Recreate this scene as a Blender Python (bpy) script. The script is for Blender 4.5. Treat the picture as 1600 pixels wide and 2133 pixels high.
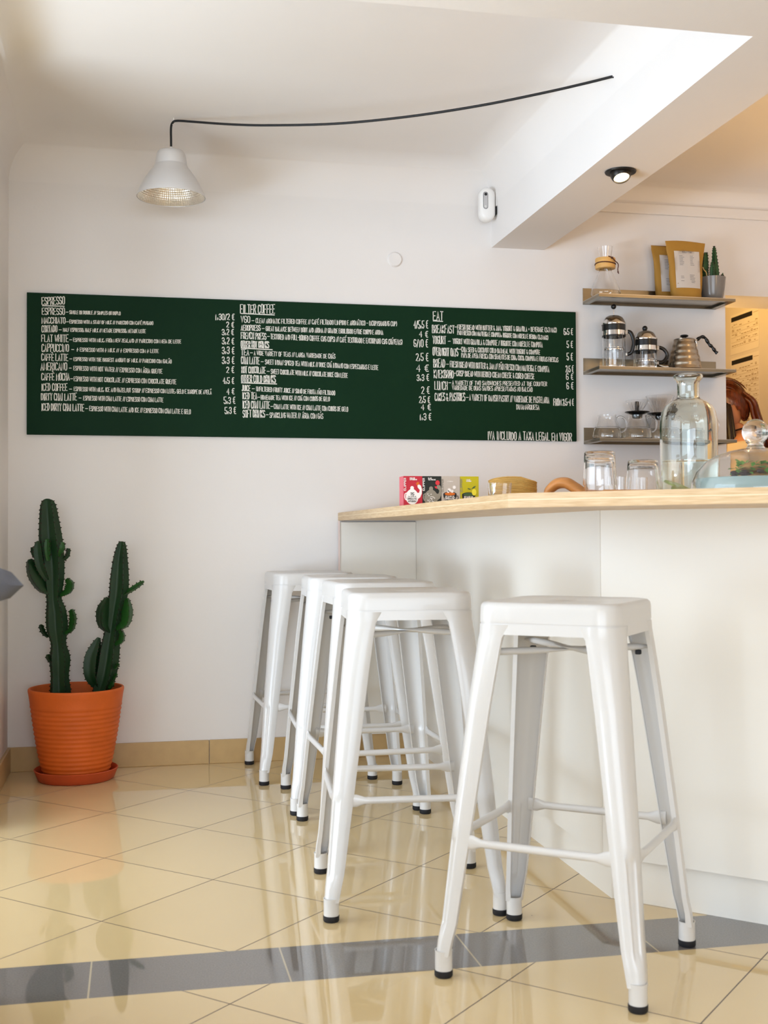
import bpy, bmesh, math, random
from mathutils import Vector, Matrix

# ------------------------------------------------------------------ set-up
for _o in list(bpy.data.objects):
    bpy.data.objects.remove(_o)
SC = bpy.context.scene
COL = SC.collection
PI = math.pi
rnd = random.Random(7)

def srgb(h):
    v = [int(h[i:i+2], 16)/255 for i in (0, 2, 4)]
    return tuple(c/12.92 if c <= .04045 else ((c+.055)/1.055)**2.4 for c in v)

# camera: eye height 0.90 m, looking slightly up across the cafe towards the menu wall
cam_d = bpy.data.cameras.new('camera')
cam_d.sensor_fit = 'HORIZONTAL'
cam_d.sensor_width = 36.0
cam_d.lens = 55.857
cam_d.clip_start = .05
cam_d.dof.use_dof = True
cam_d.dof.focus_distance = 4.0
cam_d.dof.aperture_fstop = 9.0
cam = bpy.data.objects.new('camera', cam_d)
COL.objects.link(cam)
_yaw, _pit, _rol = .20593, .01916, -.00419
_fw = Vector((math.sin(_yaw)*math.cos(_pit), math.cos(_yaw)*math.cos(_pit), math.sin(_pit)))
_r = Vector((math.cos(_yaw), -math.sin(_yaw), 0))
_u = _r.cross(_fw)
_r2 = _r*math.cos(_rol)+_u*math.sin(_rol)
_u2 = -_r*math.sin(_rol)+_u*math.cos(_rol)
_m = Matrix((( _r2.x, _u2.x, -_fw.x, 0), (_r2.y, _u2.y, -_fw.y, -4.766), (_r2.z, _u2.z, -_fw.z, .8987), (0, 0, 0, 1)))
cam.matrix_world = _m
SC.camera = cam

# colour management, sampling helpers
SC.view_settings.view_transform = 'Standard'
SC.view_settings.look = 'None'
SC.view_settings.gamma = 1.0
SC.view_settings.use_curve_mapping = False
SC.view_settings.exposure = 0.03
SC.cycles.use_denoising = True
SC.cycles.max_bounces = 16
SC.cycles.diffuse_bounces = 8
SC.cycles.glossy_bounces = 6
SC.cycles.transmission_bounces = 16
SC.cycles.transparent_max_bounces = 16
SC.cycles.caustics_reflective = False
SC.cycles.caustics_refractive = True
SC.cycles.blur_glossy = 1.0
SC.cycles.sample_clamp_indirect = 6.0

# world: bright overcast street outside the shop front
W = bpy.data.worlds.new('world')
SC.world = W
W.use_nodes = True
W.node_tree.nodes['Background'].inputs[0].default_value = (.86, .92, 1.0, 1)
W.node_tree.nodes['Background'].inputs[1].default_value = 1.0

def area(name, loc, target, sx, sy, power, color):
    d = bpy.data.lights.new(name, 'AREA')
    d.shape = 'RECTANGLE'; d.size = sx; d.size_y = sy
    d.energy = power; d.color = color
    o = bpy.data.objects.new(name, d); COL.objects.link(o)
    o.location = loc
    o.rotation_euler = (Vector(target)-Vector(loc)).to_track_quat('-Z', 'Y').to_euler()
    return o
def point(name, loc, power, color, rad=.06):
    d = bpy.data.lights.new(name, 'POINT'); d.energy = power; d.color = color; d.shadow_soft_size = rad
    o = bpy.data.objects.new(name, d); COL.objects.link(o); o.location = loc
    return o
# daylight through the shop-front windows behind and to the left of the camera
area('window_daylight_front', (-.6, -9.4, 1.25), (.3, 0, 1.4), 5.0, 2.1, 235, (.73, .855, 1.0))
area('window_daylight_side', (-2.6, -2.5, 1.30), (1.3, -1.2, 1.45), 3.0, 1.9, 78, (.745, .865, 1.0))
area('pavement_bounce', (-3.0, -2.9, .35), (.6, -1.1, 2.5), 3.2, .6, 150, (.68, .835, 1.0))
# lamps of the kitchen and of the room behind it, with added fill lights
point('kitchen_ceiling_lamp', (2.6, -1.5, 2.0), 5, (1.0, .66, .32), .12)
_d = bpy.data.lights.new('kitchen_ceiling_fill', 'SPOT'); _d.energy = 32; _d.color = (1.0, .58, .2); _d.spot_size = 2.2; _d.spot_blend = .8; _d.shadow_soft_size = .35  # added upward light that warms the kitchen ceiling
_o = bpy.data.objects.new('kitchen_ceiling_fill', _d); COL.objects.link(_o); _o.location = (2.62, -1.35, 1.15); _o.rotation_euler = (PI, 0, 0)
point('back_room_lamp', (2.85, 1.25, 2.25), 9, (1.0, .57, .16), .08)
point('doorway_soffit_fill', (2.585, .31, 1.55), 5, (1.0, .58, .17), .08)  # added unseen light that brightens the underside of the door head

# ------------------------------------------------------------------ materials
MATS = {}
def mat(name, color, rough=.5, metal=0.0, trans=0.0, ior=1.45, noise=0.0, nscale=8.0, bump=0.0, bscale=200.0, coat=0.0, emit=None, estr=0.0, sub=0.0, alpha=1.0, stretch=None, spec=.5):
    if name in MATS: return MATS[name]
    m = bpy.data.materials.new(name); m.use_nodes = True
    nt = m.node_tree; b = nt.nodes['Principled BSDF']
    if isinstance(color, str): color = srgb(color)
    c = (*color[:3], 1)
    b.inputs['Base Color'].default_value = c
    b.inputs['Roughness'].default_value = rough
    b.inputs['Metallic'].default_value = metal
    b.inputs['IOR'].default_value = ior
    b.inputs['Specular IOR Level'].default_value = spec
    b.inputs['Transmission Weight'].default_value = trans
    b.inputs['Coat Weight'].default_value = coat
    b.inputs['Alpha'].default_value = alpha
    if sub: b.inputs['Subsurface Weight'].default_value = sub; b.inputs['Subsurface Radius'].default_value = (.01, .006, .004)
    if emit is not None:
        b.inputs['Emission Color'].default_value = (*emit, 1); b.inputs['Emission Strength'].default_value = estr
    tc = None
    if noise or bump:
        tc = nt.nodes.new('ShaderNodeTexCoord')
        src = tc.outputs['Object']
        if stretch:
            mp = nt.nodes.new('ShaderNodeMapping'); mp.inputs['Scale'].default_value = stretch
            nt.links.new(src, mp.inputs[0]); src = mp.outputs[0]
    if noise:
        n = nt.nodes.new('ShaderNodeTexNoise'); n.inputs['Scale'].default_value = nscale; n.inputs['Detail'].default_value = 5
        nt.links.new(src, n.inputs['Vector'])
        r = nt.nodes.new('ShaderNodeMapRange'); r.inputs[1].default_value = .25; r.inputs[2].default_value = .75
        r.inputs[3].default_value = 1-noise; r.inputs[4].default_value = 1+noise
        nt.links.new(n.outputs['Fac'], r.inputs[0])
        mx = nt.nodes.new('ShaderNodeVectorMath'); mx.operation = 'SCALE'; mx.inputs[0].default_value = c[:3]
        nt.links.new(r.outputs[0], mx.inputs['Scale']); nt.links.new(mx.outputs[0], b.inputs['Base Color'])
    if bump:
        n2 = nt.nodes.new('ShaderNodeTexNoise'); n2.inputs['Scale'].default_value = bscale; n2.inputs['Detail'].default_value = 3
        nt.links.new(src, n2.inputs['Vector'])
        bp = nt.nodes.new('ShaderNodeBump'); bp.inputs['Strength'].default_value = bump; bp.inputs['Distance'].default_value = .002
        nt.links.new(n2.outputs['Fac'], bp.inputs['Height']); nt.links.new(bp.outputs[0], b.inputs['Normal'])
    MATS[name] = m
    return m

M_WALL = mat('wall_paint', 'E1DDDA', .75, noise=.012, nscale=3, bump=.12, bscale=90)
M_CEIL = mat('ceiling_paint', 'E3DFDC', .75, noise=.012, nscale=3)
M_BASE = mat('baseboard_tile', 'BC9D6C', .35, noise=.05, nscale=25)
M_STOOL = mat('white_enamel', 'CDCBC9', .28, noise=.01, nscale=6, coat=.2)
M_RUB = mat('black_rubber', '15151A', .6)
M_BLK = mat('black_plastic', '0C0D0E', .3)
M_PANEL = mat('counter_laminate', 'E2DED6', .38, noise=.006, nscale=2)
M_BOARD = mat('green_board', '0C2B18', .6, noise=.10, nscale=2.2, spec=.12)
M_CHALK = mat('chalk_paint', 'E6E4DC', .8)
M_ALU = mat('brushed_aluminium', 'D8D6D5', .4, .35)
M_STEEL = mat('stainless_steel', '8F8675', .30, 1.0, noise=.05, nscale=6, stretch=(1, 1, 14))
M_STEEL_L = mat('steel_with_reflection', 'BEB6AA', .34, .95, noise=.03, nscale=6, stretch=(14, 1, 1))  # paler shelf steel: reflection of the wall put into the colour
M_KETTLE = mat('kettle_steel', 'A79C8C', .26, 1.0)
M_CHROME = mat('polished_chrome', 'DAD8D6', .08, 1.0)
M_GLASS = mat('clear_glass', 'FFFFFF', 0.0, trans=1.0, ior=1.45)
M_GREEN_GLASS = mat('pale_green_glass', 'F8FDFA', 0.0, trans=1.0, ior=1.45)
M_WATER = mat('water', 'F6FBFA', 0.0, trans=1.0, ior=1.33)
M_TERRA = mat('terracotta', 'CE5E17', .6, noise=.10, nscale=12, bump=.15, bscale=150)
M_SAUCER = mat('terracotta_saucer', 'B84A20', .6, noise=.08, nscale=12)
M_SOIL = mat('potting_soil', '3A2417', .95, noise=.4, nscale=60, bump=1.0, bscale=120)
M_CACT = mat('cactus_green', '0D2F10', .5, noise=.22, nscale=9)
M_CACT2 = mat('cactus_paler_green', '1A4A14', .5, noise=.18, nscale=12)  # paler green, mostly on the right-hand arms
M_SPINE = mat('cactus_spine', '2A1B12', .7)
M_KRAFT = mat('kraft_paper', 'A0762B', .7, noise=.06, nscale=14, bump=.25, bscale=60)
M_PAPER = mat('white_paper', 'ECE8E4', .7, noise=.01)
M_INK = mat('black_ink', '1B1A1C', .8)
M_COLLAR = mat('light_wood_collar', 'D8A860', .45, noise=.10, nscale=18, stretch=(1, 1, 6))
M_TIE = mat('leather_tie', '4A1E12', .6)
M_GREYPOT = mat('grey_glazed_ceramic', '77736F', .18, noise=.05, nscale=10)
M_WOOD = mat('honey_wood', 'C08145', .38, noise=.18, nscale=14, stretch=(1, 5, 5))
M_SKIN = mat('skin', 'C98A66', .5, sub=.05)
M_HAIR = mat('auburn_hair', '5A270E', .28, noise=.7, nscale=26, stretch=(3, 3, .6), bump=.9, bscale=70)
M_SHIRT = mat('cream_shirt', 'D9C7A4', .8, noise=.03)
M_APRON = mat('black_apron', '141210', .8)
M_TROUS = mat('dark_trousers', '20222A', .8)

# ------------------------------------------------------------------ mesh helpers
def link(name, bm, m, parent=None, smooth=None, loc=None):
    """One mesh object; smooth = auto-smooth angle in degrees."""
    bmesh.ops.recalc_face_normals(bm, faces=bm.faces[:])
    if smooth:
        a = math.radians(smooth)
        for f in bm.faces: f.smooth = True
        for e in bm.edges:
            if len(e.link_faces) == 2 and e.calc_face_angle(0) > a: e.smooth = False
    me = bpy.data.meshes.new(name); bm.to_mesh(me); bm.free()
    ms = m if isinstance(m, (list, tuple)) else [m]
    for x in ms: me.materials.append(x)
    o = bpy.data.objects.new(name, me); COL.objects.link(o)
    if parent is not None: o.parent = parent
    if loc is not None: o.location = loc
    return o
def tag(o, label=None, cat=None, group=None, kind=None):
    if label: o['label'] = label
    if cat: o['category'] = cat
    if group: o['group'] = group
    if kind: o['kind'] = kind
    return o
def thing(name, label, cat, loc=(0, 0, 0), rz=0, group=None):
    o = bpy.data.objects.new(name, None); COL.objects.link(o)
    o.empty_display_size = .05
    o.location = loc; o.rotation_euler = (0, 0, rz)
    return tag(o, label, cat, group)
def dup(root, loc, rz=None, label=None, group=None):
    r = root.copy(); COL.objects.link(r); r.location = loc
    if rz is not None: r.rotation_euler = (0, 0, rz)
    if label: r['label'] = label
    if group: r['group'] = group
    for ch in list(root.children):
        c = ch.copy(); COL.objects.link(c); c.parent = r
        for g in list(ch.children):
            d = g.copy(); COL.objects.link(d); d.parent = c
    return r
def struct(name, bm, m, smooth=None):
    o = link(name, bm, m, smooth=smooth); o['kind'] = 'structure'; return o
def B(): return bmesh.new()
def add_box(bm, lo, hi, bev=0.0, seg=2, mi=0):
    x0, y0, z0 = lo; x1, y1, z1 = hi
    v = [bm.verts.new(p) for p in ((x0,y0,z0),(x1,y0,z0),(x1,y1,z0),(x0,y1,z0),(x0,y0,z1),(x1,y0,z1),(x1,y1,z1),(x0,y1,z1))]
    fs = [bm.faces.new([v[i] for i in q]) for q in ((3,2,1,0),(4,5,6,7),(0,1,5,4),(1,2,6,5),(2,3,7,6),(3,0,4,7))]
    for f in fs: f.material_index = mi
    if bev:
        es = list({e for f in fs for e in f.edges})
        bmesh.ops.bevel(bm, geom=es, offset=bev, segments=seg, affect='EDGES', profile=.5)
    return v
def add_quad(bm, pts, mi=0):
    f = bm.faces.new([bm.verts.new(p) for p in pts]); f.material_index = mi; return f
def loft(bm, rings, caps=(True, True), closed=True, mi=0):
    vr = [[bm.verts.new(p) for p in r] for r in rings]
    n = len(vr[0])
    for a, b in zip(vr, vr[1:]):
        for i in range(n if closed else n-1):
            j = (i+1) % n
            try:
                f = bm.faces.new((a[i], a[j], b[j], b[i])); f.material_index = mi
            except ValueError: pass
    if closed:
        if caps[0]: bm.faces.new(vr[0][::-1]).material_index = mi
        if caps[1]: bm.faces.new(vr[-1]).material_index = mi
    return vr
def circ(r, z, n=32, cx=0, cy=0, ry=None, ph=0):
    ry = r if ry is None else ry
    return [(cx+r*math.cos(2*PI*i/n+ph), cy+ry*math.sin(2*PI*i/n+ph), z) for i in range(n)]
def lathe(bm, prof, n=40, cx=0, cy=0, caps=(False, False), mi=0):
    """prof: list of (r, z); r=0 ends close to a point."""
    rings = []
    pr = list(prof)
    return loft(bm, [circ(max(r, 1e-5), z, n, cx, cy) for r, z in pr], caps, True, mi)
def shell(bm, outer, t, n=40, cx=0, cy=0, bottom=True):
    """Thin-walled vessel: outer profile from bottom to top, wall t, closed bottom."""
    inner = [(max(r-t, 1e-4), z) for r, z in outer]
    if bottom: inner[0] = (inner[0][0], outer[0][1]+t)
    prof = [(1e-5, outer[0][1])] if bottom else []
    prof += list(outer) + inner[::-1]
    if bottom: prof += [(1e-5, outer[0][1]+t)]
    else: prof += [outer[0]]
    lathe(bm, prof, n, cx, cy)
    bmesh.ops.remove_doubles(bm, verts=bm.verts[:], dist=2e-5)
def spline(pts, k=6):
    """Catmull-Rom through pts."""
    P = [Vector(p) for p in pts]
    if len(P) < 3: return P
    Q = [P[0]*2-P[1]] + P + [P[-1]*2-P[-2]]
    out = []
    for i in range(1, len(Q)-2):
        a, b, c, d = Q[i-1], Q[i], Q[i+1], Q[i+2]
        for j in range(k):
            t = j/k
            out.append(.5*((2*b)+(c-a)*t+(2*a-5*b+4*c-d)*t*t+(3*b-a-3*c+d)*t**3))
    out.append(P[-1]); return out
def tube(bm, pts, r, n=10, caps=True, flat=None, mi=0):
    """Swept circle; r number or list; flat = (scale across, scale up) list or None."""
    P = [Vector(p) for p in pts]; N = len(P)
    R = r if isinstance(r, (list, tuple)) else [r]*N
    T = []
    for i in range(N):
        d = P[min(i+1, N-1)]-P[max(i-1, 0)]
        T.append(d.normalized() if d.length > 1e-9 else Vector((0, 0, 1)))
    ref = Vector((0, 0, 1)) if abs(T[0].z) < .9 else Vector((1, 0, 0))
    u = (ref-T[0]*ref.dot(T[0])).normalized()
    rings = []
    for i in range(N):
        u = (u-T[i]*u.dot(T[i]))
        u = u.normalized() if u.length > 1e-6 else T[i].orthogonal().normalized()
        w = T[i].cross(u)
        fu, fw = (1, 1) if flat is None else flat[i]
        rings.append([P[i]+(u*math.cos(2*PI*k/n)*fu+w*math.sin(2*PI*k/n)*fw)*R[i] for k in range(n)])
    loft(bm, rings, (caps, caps), True, mi)
def resamp(vals, n):
    """linear resample list of floats to n."""
    out = []
    for i in range(n):
        t = i/(n-1)*(len(vals)-1); a = min(int(t), len(vals)-2); f = t-a
        out.append(vals[a]*(1-f)+vals[a+1]*f)
    return out
def prism(bm, outline, y0, y1, mi=0):
    """Outline in x,z extruded along y."""
    a = [bm.verts.new((x, y0, z)) for x, z in outline]
    b = [bm.verts.new((x, y1, z)) for x, z in outline]
    n = len(a)
    for i in range(n):
        j = (i+1) % n
        bm.faces.new((a[i], a[j], b[j], b[i])).material_index = mi
    f1 = bm.faces.new(a[::-1]); f2 = bm.faces.new(b)
    f1.material_index = mi; f2.material_index = mi
def prism_z(bm, outline, z0, z1, bev=0.0, mi=0):
    a = [bm.verts.new((x, y, z0)) for x, y in outline]
    b = [bm.verts.new((x, y, z1)) for x, y in outline]
    n = len(a); fs = []
    for i in range(n):
        j = (i+1) % n
        fs.append(bm.faces.new((a[i], a[j], b[j], b[i])))
    fs.append(bm.faces.new(a[::-1])); fs.append(bm.faces.new(b))
    for f in fs: f.material_index = mi
    if bev:
        es = list({e for f in fs[-2:] for e in f.edges})
        bmesh.ops.bevel(bm, geom=es, offset=bev, segments=2, affect='EDGES')
def sphere(bm, c, r, u=20, v=12, sc=(1, 1, 1)):
    ret = bmesh.ops.create_uvsphere(bm, u_segments=u, v_segments=v, radius=r)
    for w in ret['verts']:
        w.co = Vector((w.co.x*sc[0], w.co.y*sc[1], w.co.z*sc[2]))+Vector(c)
    return ret['verts']
def arc(cx, cy, r, a0, a1, n=10, ry=None):
    ry = r if ry is None else ry
    return [(cx+r*math.cos(math.radians(a0+(a1-a0)*i/n)), cy+ry*math.sin(math.radians(a0+(a1-a0)*i/n))) for i in range(n+1)]

# ------------------------------------------------------------------ hand lettering (single-stroke capitals on a 4 x 6 grid)
_G = {
 'A':"00 26 40|12 32", 'B':"00 06 26 35 34 23 03|23 42 41 30 00", 'C':"41 30 10 01 05 16 36 45", 'D':"00 06 26 44 42 20 00",
 'E':"40 00 06 46|03 33", 'F':"00 06 46|03 33", 'G':"45 36 16 05 01 10 30 41 43 23", 'H':"00 06|40 46|03 43", 'I':"20 26",
 'J':"01 10 20 31 36", 'K':"00 06|46 03 40", 'L':"06 00 40", 'M':"00 06 21 46 40", 'N':"00 06 40 46", 'O':"10 01 05 16 36 45 41 30 10",
 'P':"00 06 36 45 44 33 03", 'Q':"10 01 05 16 36 45 41 30 10|22 40", 'R':"00 06 36 45 44 33 03|23 40", 'S':"01 10 30 41 42 33 13 04 05 16 36 45",
 'T':"20 26|06 46", 'U':"06 01 10 30 41 46", 'V':"06 20 46", 'W':"06 10 24 30 46", 'X':"00 46|06 40", 'Y':"06 23 46|23 20", 'Z':"06 46 00 40",
 '0':"10 01 05 16 36 45 41 30 10", '1':"14 26 20", '2':"05 16 36 45 44 00 40", '3':"05 16 36 45 44 33 13|33 42 41 30 10 01",
 '4':"30 36 02 42", '5':"46 06 03 33 42 41 30 10 01", '6':"45 36 16 05 01 10 30 41 42 33 13 02", '7':"06 46 10",
 '8':"13 04 05 16 36 45 44 33 13 02 01 10 30 41 42 33", '9':"44 33 13 04 05 16 36 45 40",
 ',':"22 10", '.':"20 21", '-':"03 43", '/':"00 46", '(':"36 14 12 30", ')':"16 34 32 10", '&':"40 05 16 25 02 10 20 42", '+':"22 24|13 33",
 '€':"46 26 15 11 20 40|04 34|02 32", '⅓':"26 24|03 43|02 22 21 00|21 20 00", '_':"00 40",
}
for a_, b_, acc in (('Ã','A',"07 18 37 48"), ('Á','A',"27 48"), ('Â','A',"07 28 47"), ('À','A',"08 27"), ('È','E',"08 27"), ('É','E',"27 48"),
                    ('Í','I',"27 38"), ('Ó','O',"27 48"), ('Õ','O',"07 18 37 48"), ('Ç','C',None), ('Ø','O',"00 46")):
    _G[a_] = _G[b_]+('|'+acc if acc else '')
_G['Ç'] = _G['C']+"|20 10"
NARROW = {'I':.35, 'Í':.35, '1':.55, ',':.4, '.':.35, '(':.6, ')':.6, '/':.65, '-':.7, 'J':.8, 'M':1.25, 'W':1.25}
def stroke_text(bm, text, p0, p1, up, h, sw, jit=.04, rr=None, off=0.0):
    """Monoline text as thin ribbons from p0 to p1 (baseline ends); up = unit vector, h = cap height, sw = stroke width."""
    rr = rr or rnd
    p0, p1, up = Vector(p0), Vector(p1), Vector(up)
    ax = p1-p0; Lw = ax.length; ax.normalize()
    adv = []; x = 0
    for ch in text:
        if ch == ' ': adv.append((x, .75)); x += .75+.1; continue
        w = NARROW.get(ch, 1.0); adv.append((x, w)); x += w+.46
    tot = max(x-.46, .3)
    k = Lw/tot
    nrm = ax.cross(up).normalized()
    for ch, (xx, w) in zip(text, adv):
        if ch == ' ' or ch not in _G: continue
        jy = rr.uniform(-jit, jit)*h; js = 1+rr.uniform(-jit, jit)*1.5
        nar = ch in ('I', 'Í')
        for st in _G[ch].split('|'):
            pts = []
            for pr in st.split():
                gx, gy = int(pr[0]), int(pr[1])
                fx = (.5 if nar and gx == 2 else gx/4)+rr.uniform(-jit, jit)*.8
                fy = gy/6+rr.uniform(-jit, jit)*.4
                pts.append(p0+ax*((xx+fx*w)*k)+up*(fy*h*js+jy)+nrm*off)
            # ribbon
            L, R = [], []
            for i, p in enumerate(pts):
                d = (pts[min(i+1, len(pts)-1)]-pts[max(i-1, 0)])
                if d.length < 1e-9: d = ax
                d.normalize(); s = d.cross(nrm)*sw*.5
                if i == 0: p = p-d*sw*.4
                if i == len(pts)-1: p = p+d*sw*.4
                L.append(bm.verts.new(p+s)); R.append(bm.verts.new(p-s))
            for i in range(len(pts)-1):
                try: bm.faces.new((L[i], L[i+1], R[i+1], R[i]))
                except ValueError: pass
def text_obj(name, parent, m): pass

# ================================================================== ROOM SHELL
XL, XBL, XBR, ZB, ZC = -.477, 1.46, 1.69, 2.098, 2.43      # left wall, beam sides, beam underside, ceiling
XR = 3.40                                                  # right wall of kitchen and back room
YL = -2.155                                                # face of the front lintel
YF = -9.5

# floor -- polished cream tiles laid on the diagonal with a grey border strip
def floor_material():
    m = bpy.data.materials.new('floor_tiles'); m.use_nodes = True
    nt = m.node_tree; N = nt.nodes; Lk = nt.links
    b = N['Principled BSDF']
    tc = N.new('ShaderNodeTexCoord')
    sep = N.new('ShaderNodeSeparateXYZ'); Lk.new(tc.outputs['Object'], sep.inputs[0])
    X, Y = sep.outputs[0], sep.outputs[1]
    def mth(op, a, b_=None, c=None):
        n = N.new('ShaderNodeMath'); n.operation = op
        for i, v in enumerate((a, b_, c)):
            if v is None: continue
            if hasattr(v, 'is_linked'): Lk.new(v, n.inputs[i])
            else: n.inputs[i].default_value = v
        return n.outputs[0]
    def line(coord, period, half):        # 1 on a joint
        fr = mth('FRACT', mth('DIVIDE', coord, period))
        d = mth('MULTIPLY', mth('MINIMUM', fr, mth('SUBTRACT', 1.0, fr)), period)
        return mth('LESS_THAN', d, half)
    t = .3945
    def grid(ox, oy, ang):
        ca, sa = math.cos(ang), math.sin(ang)
        dx = mth('SUBTRACT', X, ox); dy = mth('SUBTRACT', Y, oy)
        u = mth('ADD', mth('MULTIPLY', dx, ca), mth('MULTIPLY', dy, sa))
        v = mth('ADD', mth('MULTIPLY', dx, -sa), mth('MULTIPLY', dy, ca))
        return mth('MAXIMUM', line(u, t, .0014), line(v, t, .0014)), u, v
    g1, u1, v1 = grid(-.371, -.499, -.775)
    g2, u2, v2 = grid(.178, -2.449, -.785)
    front = mth('LESS_THAN', Y, -2.362)
    strip = mth('MULTIPLY', mth('LESS_THAN', Y, -2.157), mth('GREATER_THAN', Y, -2.362))
    joint = mth('ADD', mth('MULTIPLY', g1, mth('SUBTRACT', 1.0, front)), mth('MULTIPLY', g2, front))
    sj = line(mth('ADD', X, .09), .3975, .0018)
    # per-tile tone
    cmb = N.new('ShaderNodeCombineXYZ')
    Lk.new(mth('FLOOR', mth('DIVIDE', u1, t)), cmb.inputs[0]); Lk.new(mth('FLOOR', mth('DIVIDE', v1, t)), cmb.inputs[1])
    wn = N.new('ShaderNodeTexWhiteNoise'); Lk.new(cmb.outputs[0], wn.inputs['Vector'])
    ns = N.new('ShaderNodeTexNoise'); ns.inputs['Scale'].default_value = 1.6; Lk.new(tc.outputs['Object'], ns.inputs['Vector'])
    tone = mth('ADD', mth('MULTIPLY', wn.outputs[0], .05), mth('MULTIPLY', ns.outputs['Fac'], .07))
    tone = mth('ADD', tone, .94)
    base = N.new('ShaderNodeVectorMath'); base.operation = 'SCALE'; base.inputs[0].default_value = srgb('D6BE90'); Lk.new(tone, base.inputs['Scale'])
    ns2 = N.new('ShaderNodeTexNoise'); ns2.inputs['Scale'].default_value = 260; ns2.inputs['Detail'].default_value = 4; Lk.new(tc.outputs['Object'], ns2.inputs['Vector'])
    gtone = mth('ADD', mth('MULTIPLY', ns2.outputs['Fac'], .7), .65)
    grey = N.new('ShaderNodeVectorMath'); grey.operation = 'SCALE'; grey.inputs[0].default_value = srgb('726E6C'); Lk.new(gtone, grey.inputs['Scale'])
    def mix(f, a, b_):
        n = N.new('ShaderNodeMix'); n.data_type = 'RGBA'
        Lk.new(f, n.inputs[0])
        for k, v in ((6, a), (7, b_)):
            if hasattr(v, 'is_linked'): Lk.new(v, n.inputs[k])
            else: n.inputs[k].default_value = (*v, 1)
        return n.outputs[2]
    c1 = mix(joint, base.outputs[0], srgb('4E3C2A'))
    c2 = mix(sj, grey.outputs[0], srgb('B5A88F'))
    cc = mix(strip, c1, c2)
    # a few specks of dirt
    vo = N.new('ShaderNodeTexVoronoi'); vo.inputs['Scale'].default_value = 7.0; Lk.new(tc.outputs['Object'], vo.inputs['Vector'])
    speck = mth('MULTIPLY', mth('LESS_THAN', vo.outputs['Distance'], .022), mth('GREATER_THAN', mth('FRACT', mth('MULTIPLY', vo.outputs['Color'], 3.7)), .55))
    cc = mix(speck, cc, srgb('4A3826'))
    Lk.new(cc, b.inputs['Base Color'])
    b.inputs['Roughness'].default_value = .07
    Lk.new(mth('ADD', mth('MULTIPLY', mth('MAXIMUM', mth('MULTIPLY', joint, mth('SUBTRACT', 1.0, strip)), speck), .5), .03), b.inputs['Roughness'])
    b.inputs['IOR'].default_value = 1.95
    return m
bm = B(); add_quad(bm, [(-3.2, YF, 0), (XR, YF, 0), (XR, 3.2, 0), (-3.2, 3.2, 0)])
struct('floor', bm, floor_material())

# back wall with the doorway into the back room (x 2.52 .. 3.36, head at 1.938)
DX0, DX1, DZ, WT = 2.52, 3.36, 1.938, .26
bm = B()
add_box(bm, (XL-.15, 0, 0), (DX0, WT, 2.62))
add_box(bm, (DX0, 0, DZ), (DX1, WT, 2.62))
add_box(bm, (DX1, 0, 0), (XR, WT, 2.62))
bmesh.ops.remove_doubles(bm, verts=bm.verts[:], dist=1e-5)
struct('wall_back', bm, M_WALL)
# left wall returns to a wide side bay towards the shop front
bm = B()
add_box(bm, (XL-.15, -.95, 0), (XL, 0, 2.62))
struct('wall_left', bm, M_WALL)
bm = B(); add_box(bm, (XR, YF, 0), (XR+.12, 3.2, 2.62)); struct('wall_right', bm, M_WALL)
bm = B(); add_box(bm, (XL-.15, 3.1, 0), (XR, 3.2, 2.62)); add_box(bm, (1.9, WT, 0), (2.0, 3.1, 2.62)); struct('wall_storeroom', bm, M_WALL)

# ceiling: coffer with soft coved corners over the cafe, flat over kitchen and back room
def cove(bm, x0, y0, x1, y1, z, r, seg=8, zlow=None):
    """Rectangular ceiling whose edges curve down to the walls with radius r."""
    rings = []
    for i in range(seg+1):
        a = PI/2*i/seg
        ins = r*(1-math.cos(a)); zz = z-r+r*math.sin(a)
        rings.append([(x0+ins, y0+ins, zz), (x1-ins, y0+ins, zz), (x1-ins, y1-ins, zz), (x0+ins, y1-ins, zz)])
    loft(bm, rings, (False, True))
bm = B()
cove(bm, XL, YL, XBL, 0, ZC, .16, 18)
struct('ceiling', bm, M_CEIL, smooth=50)
bm = B(); cove(bm, XBR, YL, XR, 0, 2.40, .07); add_quad(bm, [(XL, WT, 2.44), (XR, WT, 2.44), (XR, 3.1, 2.44), (XL, 3.1, 2.44)])
tag(struct('ceiling', bm, M_CEIL, smooth=50))
bm = B(); add_box(bm, (-3.2, YL, 2.45), (XL-.001, -.85, 2.62)); struct('ceiling', bm, M_CEIL)
# boxed beam between cafe and kitchen, and the low lintel towards the shop front
bm = B(); add_box(bm, (XBL, YL, ZB), (XBR, 0, 2.62)); struct('trim_1', bm, M_WALL)
bm = B(); add_box(bm, (-3.2, YF, ZB), (XR, YL, 2.62)); struct('trim_2', bm, M_WALL)
bm = B(); add_box(bm, (2.0, -3.62, 0), (XR, -3.5, 2.098)); struct('wall_daylight_block', bm, M_WALL)  # unseen wall added to keep daylight off the kitchen ceiling
# ledge moulding high on the kitchen wall
bm = B(); add_box(bm, (XBR, -.016, 2.272), (XR, 0, 2.316), .004); struct('trim_3', bm, M_WALL)
# shop-front side bay and window wall behind the camera
bm = B()
add_box(bm, (-3.2, YF-.1, 0), (-2.75, YF, 2.62)); add_box(bm, (1.7, YF-.1, 0), (XR, YF, 2.62)); add_box(bm, (-2.75, YF-.1, 0), (1.7, YF, .18)); 
struct('wall_front', bm, M_WALL)
bm = B(); add_box(bm, (-3.2, -.95, 0), (XL-.15, -.85, 2.62)); struct('wall_bay', bm, M_WALL)

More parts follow.
